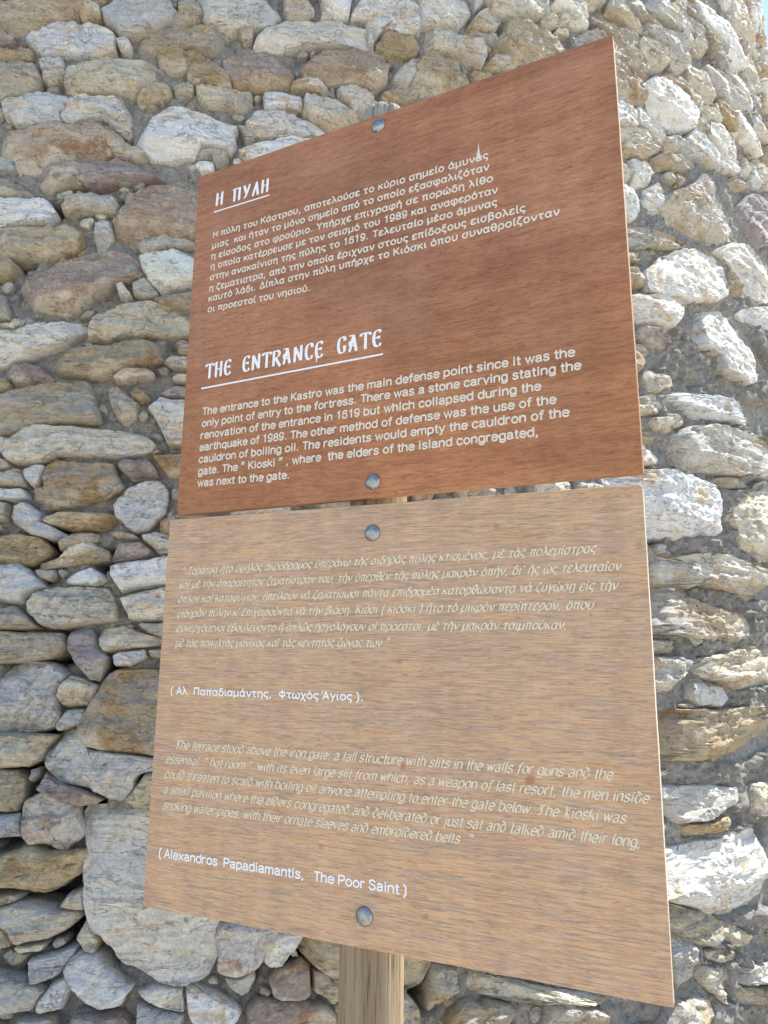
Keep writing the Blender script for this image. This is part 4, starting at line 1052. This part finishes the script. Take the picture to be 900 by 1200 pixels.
CALG = dict(GL)
CALG['d'] = (4.5, "S 4.1,3.2 3,4.7 1.8,4.9 .5,3.9 .4,1.8 1.4,.1 2.9,.3 4,2 3.7,4.6 2.4,6.3 .4,7.1")
CALG['T'] = (4.8, "S .1,5.8 .8,7 2.4,6.7 4.6,7.2|S 2.6,6.7 2,4 2.4,1.2 1.6,.1 .4,.5|S .9,6.6 .5,4.6 .9,3.4")
CALG['K'] = (5, "S 0,5.9 .8,7 1.3,6.6 1.2,.3 .5,0|S 4.6,7 3.4,6.4 1.4,3.3|S 1.6,3.7 3,1.4 4.2,0 5,.4")
CALG['f'] = (2.8, "S 3.2,6.7 2.3,7.1 1.5,6 1.2,3 .9,-.8 0,-1.9|L .1,4.6 2.6,4.8")
def hand(p):
    """pen hand: upright strokes get an entry tick and an exit flick, ascenders a hook"""
    if len(p) == 2 and abs(p[0][0] - p[1][0]) < 0.2 and abs(p[0][1] - p[1][1]) > 2.5:
        x = p[0][0]; lo, hi = sorted((p[0][1], p[1][1]))
        if hi > 6: top = [(x + 1.1, hi - .1), (x + .35, hi - .1), (x, hi - .9)]
        else: top = [(x - .7, hi - .9), (x - .1, hi - .1), (x, hi - .9)]
        bot = [(x, lo + .7), (x + .2, lo + .05), (x + .9, lo + .7)] if lo > -1 else [(x, lo + .6), (x - .4, lo)]
        return np.array(top + bot)
    return p

def sp_line(spec, p):
    return 2 < len(p) < 6 and spec[0] == 'L'

class Ink:
    def __init__(s): s.V, s.F, s.k = [], [], 0
    def ribbon(s, p, off):
        """p centre line, off half-width vectors"""
        n = len(p); b = len(s.V); z = 0.0005 + (s.k % 7) * 0.00004; s.k += 1
        for q, o in zip(p, off): s.V.append((q[0] + o[0], q[1] + o[1], z)); s.V.append((q[0] - o[0], q[1] - o[1], z))
        for i in range(n - 1):
            a, c = b + 2 * i, b + 2 * i + 2
            s.F.append((a, a + 1, c + 1, c))
    def stroke(s, p, closed, pen):
        d = np.gradient(p, axis=0); 
        if closed: d[0] = d[-1] = (p[1] - p[0] + p[-1] - p[-2]) / 2
        L = np.linalg.norm(d, axis=1, keepdims=True); d = d / np.maximum(L, 1e-9); nn = np.stack([-d[:, 1], d[:, 0]], 1)
        if pen[0] == 'round':
            w = pen[1]; pp = p.copy()
            if not closed: pp[0] -= d[0] * w * 0.25; pp[-1] += d[-1] * w * 0.25
            if len(p) > 2 and not closed:   # mitre at sharp corners
                for i in range(1, len(p) - 1):
                    a = p[i] - p[i - 1]; b = p[i + 1] - p[i]; a = a / np.linalg.norm(a); b = b / np.linalg.norm(b)
                    m = np.array([-(a[1] + b[1]), a[0] + b[0]]); ml = np.linalg.norm(m)
                    if ml > 0.3: m = m / ml; nn[i] = m / max(0.45, abs(m @ np.array([-a[1], a[0]])))
            s.ribbon(pp, nn * w / 2)
        else:
            w, ang, thin = pen[1], pen[2], pen[3]; v = np.array([math.cos(ang), math.sin(ang)]) * w / 2
            sgn = np.sign(nn @ v)[:, None]; sgn[sgn == 0] = 1
            v2 = nn * np.abs(nn @ v)[:, None] + nn * thin / 2
            s.ribbon(p, v2)
    def line(s, text, p0, p1, h, pen, slant=0.0, font=GL, gap=0.55, space=2.1, wob=0.0):
        """text set from p0 to p1 (board metres), x-height 5 units = h*5/7; width fitted to the line"""
        u = h / 7.0
        gl = []; x = 0.0
        for ch in text:
            if ch == ' ': x += space; continue
            dec = unicodedata.normalize('NFD', ch); basec = dec[0]
            if basec not in font: print('no glyph', repr(basec)); continue
            wd, sp = font[basec]; gl.append((x, sp, 0.0))
            cap = basec.isupper()
            for a in dec[1:]:
                if a in ACC:
                    dx = (wd - 4.4) / 2; dx = -2.6 if cap else dx
                    if len(dec) > 2 and a in ('\u0301', '\u0300', '\u0342'): dx += 0.7
                    if len(dec) > 2 and a in ('\u0313', '\u0314'): dx -= 0.6
                    gl.append((x + dx, ACC[a], 0.0))
            x += wd + gap
        d = p1 - p0; L = np.linalg.norm(d); ex = d / L; ey = np.array([-ex[1], ex[0]]); sx = L / (x - gap)
        for gx, sp, _ in gl:
            jy = wob * rng.uniform(-1, 1)
            for p, closed in strokes(sp, 4):
                if font is CALG: p = hand(p)
                q = np.stack([(p[:, 0] + gx) * sx + p[:, 1] * u * slant, (p[:, 1] + jy) * u], 1)
                # pen widths are in board metres
                q = p0 + q[:, :1] * ex + q[:, 1:] * ey
                if pen[0] == 'broad' and sp_line(sp, p):
                    for a_, b_ in zip(q[:-1], q[1:]): s.stroke(np.array([a_, b_]), False, pen)
                else: s.stroke(q, closed, pen)
    def bar(s, p0, p1, w):
        d = (p1 - p0) / np.linalg.norm(p1 - p0); n = np.array([-d[1], d[0]]) * w / 2
        s.ribbon(np.array([p0, p1]), np.array([n, n]))
    def make(s, name, mat, parent):
        me = mesh_of(name, s.V, s.F, [mat], smooth=False)
        import bmesh
        bm = bmesh.new(); bm.from_mesh(me)
        for f in bm.faces:
            if f.normal.z < 0: f.normal_flip()
        bm.to_mesh(me); bm.free()
        return link(name, me, parent)

post_base = UB.world(*UB.uv(438, 600))
# post axis: just behind the boards
AX = UB.world(*UB.uv(424, 575)) - UB.Z * (UB.th + 0.047)
sign = thing('wooden_signpost', 'round timber post carrying two bolted plywood boards of Greek and English text', 'signpost', (AX[0], AX[1], 0))
SM = Matrix.Translation((-AX[0], -AX[1], 0))
bu = link('board', board_mesh(UB, WU, (0.003, 0.003, 0.003, 0.012)), sign, SM @ UB.mat())
bu['label'] = 'reddish brown upper board with cream lettering'
bl = link('board', board_mesh(LB, WL, (0.002, 0.008, 0.003, 0.003)), sign, SM @ LB.mat())
bl['label'] = 'pale weathered lower board with faded calligraphic lettering'

def para(b, parent, mat, rows, h, pen, label=None, **kw):
    ink = Ink()
    for text, a, c in rows: ink.line(text, b.uv(*a), b.uv(*c), h, pen, **kw)
    return ink
SANS = ('round', 0.0026)
ik = Ink()
for w_, a_, c_ in (('Η', (253, 241.5), (261.5, 239)), ('ΠΥΛΗ', (273, 236.5), (315, 224))):
    ik.line(w_, UB.uv(*a_), UB.uv(*c_), 0.0265, ('broad', 0.0042, 0.25, 0.0014), font=HG, gap=.9)
    ik.make('heading', P_WHITE, bu); ik = Ink()
ik.bar(UB.uv(251, 248.8), UB.uv(316, 228.6), 0.0028)
ik.make('underline', P_WHITE, bu); ik = Ink()
for w_, a_, c_ in (('THE', (241, 444), (271, 438.4)), ('ENTRANCE', (284, 436), (379, 418)), ('GATE', (395, 415), (447.5, 405))):
    ik.line(w_, UB.uv(*a_), UB.uv(*c_), 0.0285, ('broad', 0.0042, 0.25, 0.0014), font=HG, gap=.75)
    ik.make('heading', P_WHITE, bu); ik = Ink()
ik.bar(UB.uv(236, 455.5), UB.uv(449, 415), 0.0032)
ik.make('underline', P_WHITE, bu)
ik = para(UB, bu, P_CREAM, [
 ("Η πύλη του Κάστρου, αποτελούσε το κύριο σημείο άμυνας", (250, 278.5), (572, 185.5)),
 ("μιας  και ήταν το μόνο σημείο από το οποίο εξασφαλιζόταν", (249, 291.5), (573, 199)),
 ("η είσοδος στο φρούριο. Υπήρχε επιγραφή σε πορώδη λίθο", (248, 304), (577.5, 212.5)),
 ("η οποία κατέρρευσε με τον σεισμό του 1989 και αναφερόταν", (247.3, 316), (583, 226)),
 ("στην ανακαίνιση της πύλης το 1619. Τελευταίο μέσο άμυνας", (246.5, 328.5), (582.5, 240.5)),
 ("η ζεματιστρα, από την οποία έριχναν στους επίδοξους εισβολείς", (245.5, 341.5), (615.5, 247.5)),
 ("καυτό λάδι. Δίπλα στην πύλη υπήρχε το Κιόσκι όπου συναθροίζονταν", (244.5, 353.5), (655.5, 251.5)),
 ("οι προεστοί του νησιού.", (243.7, 366), (363.5, 340.5))], 0.0119, SANS, gap=1.15, space=2.8)
ik.make('lettering', P_CREAM, bu)
ik = para(UB, bu, P_CREAM, [
 ("The entrance to the Kastro was the main defense point since it was the", (237.6, 486.3), (673.5, 417)),
 ("only point of entry to the fortress. There was a stone carving stating the", (237, 500.3), (680.8, 432.5)),
 ("renovation of the entrance in 1619 but which collapsed during the", (235.5, 514.3), (634, 457)),
 ("earthquake of 1989. The other method of defense was the use of the", (234.3, 528.4), (651.7, 472.5)),
 ("cauldron of boiling oil. The residents would empty the cauldron of the", (233.4, 542.4), (667, 487.5)),
 ("gate. The “ Kioski ” , where  the elders of the island congregated,", (232.5, 556.4), (631.3, 510.5)),
 ("was next to the gate.", (232, 570), (339.5, 560.5))], 0.0128, ('round', 0.0027), gap=.95, space=2.6)
ik.make('lettering', P_CREAM, bu)
CAL = ('broad', 0.0020, 0.62, 0.0009)
ik = para(LB, bl, P_WORN, [
 ("“ Ταράτσα ἦτο ὑψηλὸς ἀκρόδρομος ὑπεράνω τῆς σιδηρᾶς πύλης κτισμένος, μὲ τὰς πολεμίστρας", (213, 673.5), (697.5, 647.5)),
 ("καὶ μὲ τὴν ἀπαραίτητον ζεματίστραν του, τὴν ὕπερθεν τῆς πύλης μακρὰν ὀπήν, δι' ἧς ὡς τελευταῖον", (210, 689.5), (726.6, 668)),
 ("ὅπλον καὶ καταφύγιον, ἠπείλουν νὰ ζεματίσωσι πάντα ἐπιδρομέα κατορθώσαντα νὰ ζυγώσῃ εἰς τὴν", (209, 706), (723, 690.5)),
 ("σιδηρᾶν πύλην κ' ἐπιχειροῦντα νὰ τὴν βιάσῃ. Κιόσι ( κιόσκι ) ἦτο τὸ μικρὸν περίπτερον, ὅπου", (207.7, 723), (694.5, 713.5)),
 ("συνερχόμενοι ἐβουλεύοντο ἢ ἁπλῶς ἠργολόγουν οἱ προεστοί, μὲ τὴν μακρὰν τσιμπούκαν,", (206.7, 740), (664, 737)),
 ("μὲ τὰς ποικιλτὰς μανίκας καὶ τὰς κεντητὰς ζώνας των ”", (205.7, 757.7), (455, 757.5))], 0.0121, CAL, font=CALG, slant=0.34, gap=.85, space=3)
ik.make('lettering', P_WORN, bl)
ik = Ink(); ik.line("( Αλ. Παπαδιαμάντης,  Φτωχός Άγιος ).", LB.uv(200, 813), LB.uv(426, 821), 0.0110, ('round', 0.0023), gap=.9, space=2.6)
ik.make('lettering', P_WHITE, bl); ik = Ink()
ik.line("( Alexandros  Papadiamantis,   The Poor Saint )", LB.uv(186, 1003.5), LB.uv(477, 1048.5), 0.0122, ('round', 0.0025), gap=.8, space=2.2)
ik.make('lettering', P_WHITE, bl)
ik = para(LB, bl, P_WORN, [
 ("The terrace stood above the iron gate, a tall structure with slits in the walls for guns and the", (206, 877), (717, 913.5)),
 ("essential  “ hot room ”  with its even large slit from which, as a weapon of last resort, the men inside", (194.5, 893.5), (759.5, 941.5)),
 ("could threaten to scald with boiling oil anyone attempting to enter the gate below. The Kioski was", (193, 911), (733, 964.5)),
 ("a small pavilion where the elders congregated and deliberated or just sat and talked amid their long,", (192, 929), (750.5, 993)),
 ("snoking water pipes, with their ornate sleeves and embroidered belts  ”", (191, 947.6), (552.5, 990))], 0.0128, CAL, font=CALG, slant=0.32, gap=.85, space=2.9)
ik.make('lettering', P_WORN, bl)
# a run of white paint below the first Greek line's end, and a fleck under the heading
def blob(b, parent, pts, name, mat):
    V = []; n = len(pts)
    for (x, y) in pts: u = b.uv(x, y); V.append((u[0], u[1], 0.0006))
    c = np.mean(V, axis=0); V = [tuple(v) for v in V] + [(c[0], c[1], 0.0016)]
    F = [(k, (k + 1) % n, n) for k in range(n)]
    me = mesh_of(name, V, F, [mat], smooth=True)
    import bmesh
    bm = bmesh.new(); bm.from_mesh(me)
    for f in bm.faces:
        if f.normal.z < 0: f.normal_flip()
    bm.to_mesh(me); bm.free(); link(name, me, parent)
blob(UB, bu, [(561, 166), (561.5, 172), (562.2, 178), (563, 182), (562.2, 186), (560.4, 187.5), (558.8, 185), (558.6, 181), (559.8, 177), (560.6, 170)], 'paint_drip', P_CREAM)
blob(UB, bu, [(371.2, 414), (372, 420), (371.5, 425), (370.6, 424), (370.2, 418)], 'paint_drip', P_WHITE)

# ---- coach bolts
def metal():
    t = NT('galvanised_steel'); a = t.noise(t.coord((1, 1, 1)), 140, 5, 0.7)
    m = t.done(t.mix(t.ramp(a, 0.35, 0.7), (0.20, 0.20, 0.205), (0.44, 0.45, 0.46)), 0.42, t.bump(a, 0.0003, 0.5), 0.5)
    t.b.inputs['Metallic'].default_value = 0.85; return m
STEEL = metal()
RIM = paint('shadowed_bolt_rim', (0.12, 0.08, 0.055), 0.2)  # shadow round the bolt head put into the colour, in a rusty brown
def bolt(b, parent, px, py):
    c = b.uv(px, py); V = []; F = []; n = 32
    prof = [(0.0122, 0.0004), (0.0116, 0.0010), (0.0110, 0.0026), (0.0092, 0.0045), (0.0065, 0.0060), (0.0034, 0.0068)]
    for r, z in prof:
        for k in range(n): a = 2 * math.pi * k / n; V.append((r * math.cos(a), r * math.sin(a), z))
    V.append((0, 0, 0.0070)); 
    for j in range(len(prof) - 1):
        for k in range(n): F.append((j * n + k, j * n + (k + 1) % n, (j + 1) * n + (k + 1) % n, (j + 1) * n + k))
    for k in range(n): F.append(((len(prof) - 1) * n + k, (len(prof) - 1) * n + (k + 1) % n, len(V) - 1))
    V = [(x * 1.1, y * 1.1, z) for x, y, z in V]
    link('bolt', mesh_of('bolt', V, F, [STEEL, RIM], [1] * n + [0] * (len(F) - n)), parent, Matrix.Translation((c[0], c[1], 0.0)))
bolt(UB, bu, 443.5, 147.5); bolt(UB, bu, 437, 564.5); bolt(LB, bl, 436.5, 624.5); bolt(LB, bl, 427, 1074)

# ---- post
def post_mat():
    t = NT('weathered_timber')
    a = t.noise(t.coord((38, 38, 2.2)), 1.0, 6, 0.65, 0.5); b = t.noise(t.coord((260, 260, 9)), 1.0, 4, 0.6, 0.4); c = t.noise(t.coord((6, 6, 3)), 1.0, 4)
    col = t.mix(t.ramp(a, 0.3, 0.7), (0.20, 0.14, 0.085), (0.35, 0.255, 0.155))
    col = t.mix(t.ramp(c, 0.45, 0.7, 0, 0.2), col, (0.34, 0.30, 0.25))
    sx = t.n('ShaderNodeSeparateXYZ'); tc = t.n('ShaderNodeTexCoord'); t.l(tc.outputs['Object'], sx.inputs[0])
    col = t.mix(t.ramp(sx.outputs[2], 2.0, 2.3, 0, 0.75), col, (0.31, 0.305, 0.295))
    col = t.mix(t.ramp(b, 0.55, 0.68, 0, 0.75), col, (0.07, 0.05, 0.035))
    return t.done(col, 0.85, t.bump(b, 0.002, 0.8, t.bump(a, 0.006, 0.8)), 0.2)
top = None
for zt in np.arange(1.9, 3.4, 0.002):
    if proj((AX[0], AX[1], zt))[1] < 130: top = zt; break
n, nz = 72, 230; zs = np.linspace(-0.02, top, nz); V = []
th = np.linspace(0, 2 * np.pi, n, endpoint=False); nh = np.array([UB.Z[0], UB.Z[1]]); nh /= np.linalg.norm(nh)
R0 = 0.0465
for z in zs:
    r = R0 * (1.05 - 0.06 * z / top) + 0.0012 * fbm(np.cos(th) * 3, np.sin(th) * 3, th * 0 + z * 1.5, 3)
    crack = fbm(np.cos(th) * 14, np.sin(th) * 14, th * 0 + z * 1.2 + 3, 2); r = r - 0.009 * np.clip(crack - 0.55, 0, .4) / .4
    dome = max(0.0, (z - (top - 0.034)) / 0.034); r = r * math.sqrt(max(0.0, 1 - 0.97 * dome ** 2.2))
    x, y = r * np.cos(th), r * np.sin(th)
    for xx, yy in zip(x, y): V.append((xx, yy, z))
V = np.array(V); F = [(j * n + k, j * n + (k + 1) % n, (j + 1) * n + (k + 1) % n, (j + 1) * n + k) for j in range(nz - 1) for k in range(n)]
V = np.vstack([V, [[0, 0, top]]]); F += [((nz - 1) * n + k, (nz - 1) * n + (k + 1) % n, len(V) - 1) for k in range(n)]
link('post', mesh_of('post', V, F, [post_mat()]), sign)
# a long splinter of paler wood standing off the post's right side near the foot of the boards
print('post top', top, 'AX', AX)
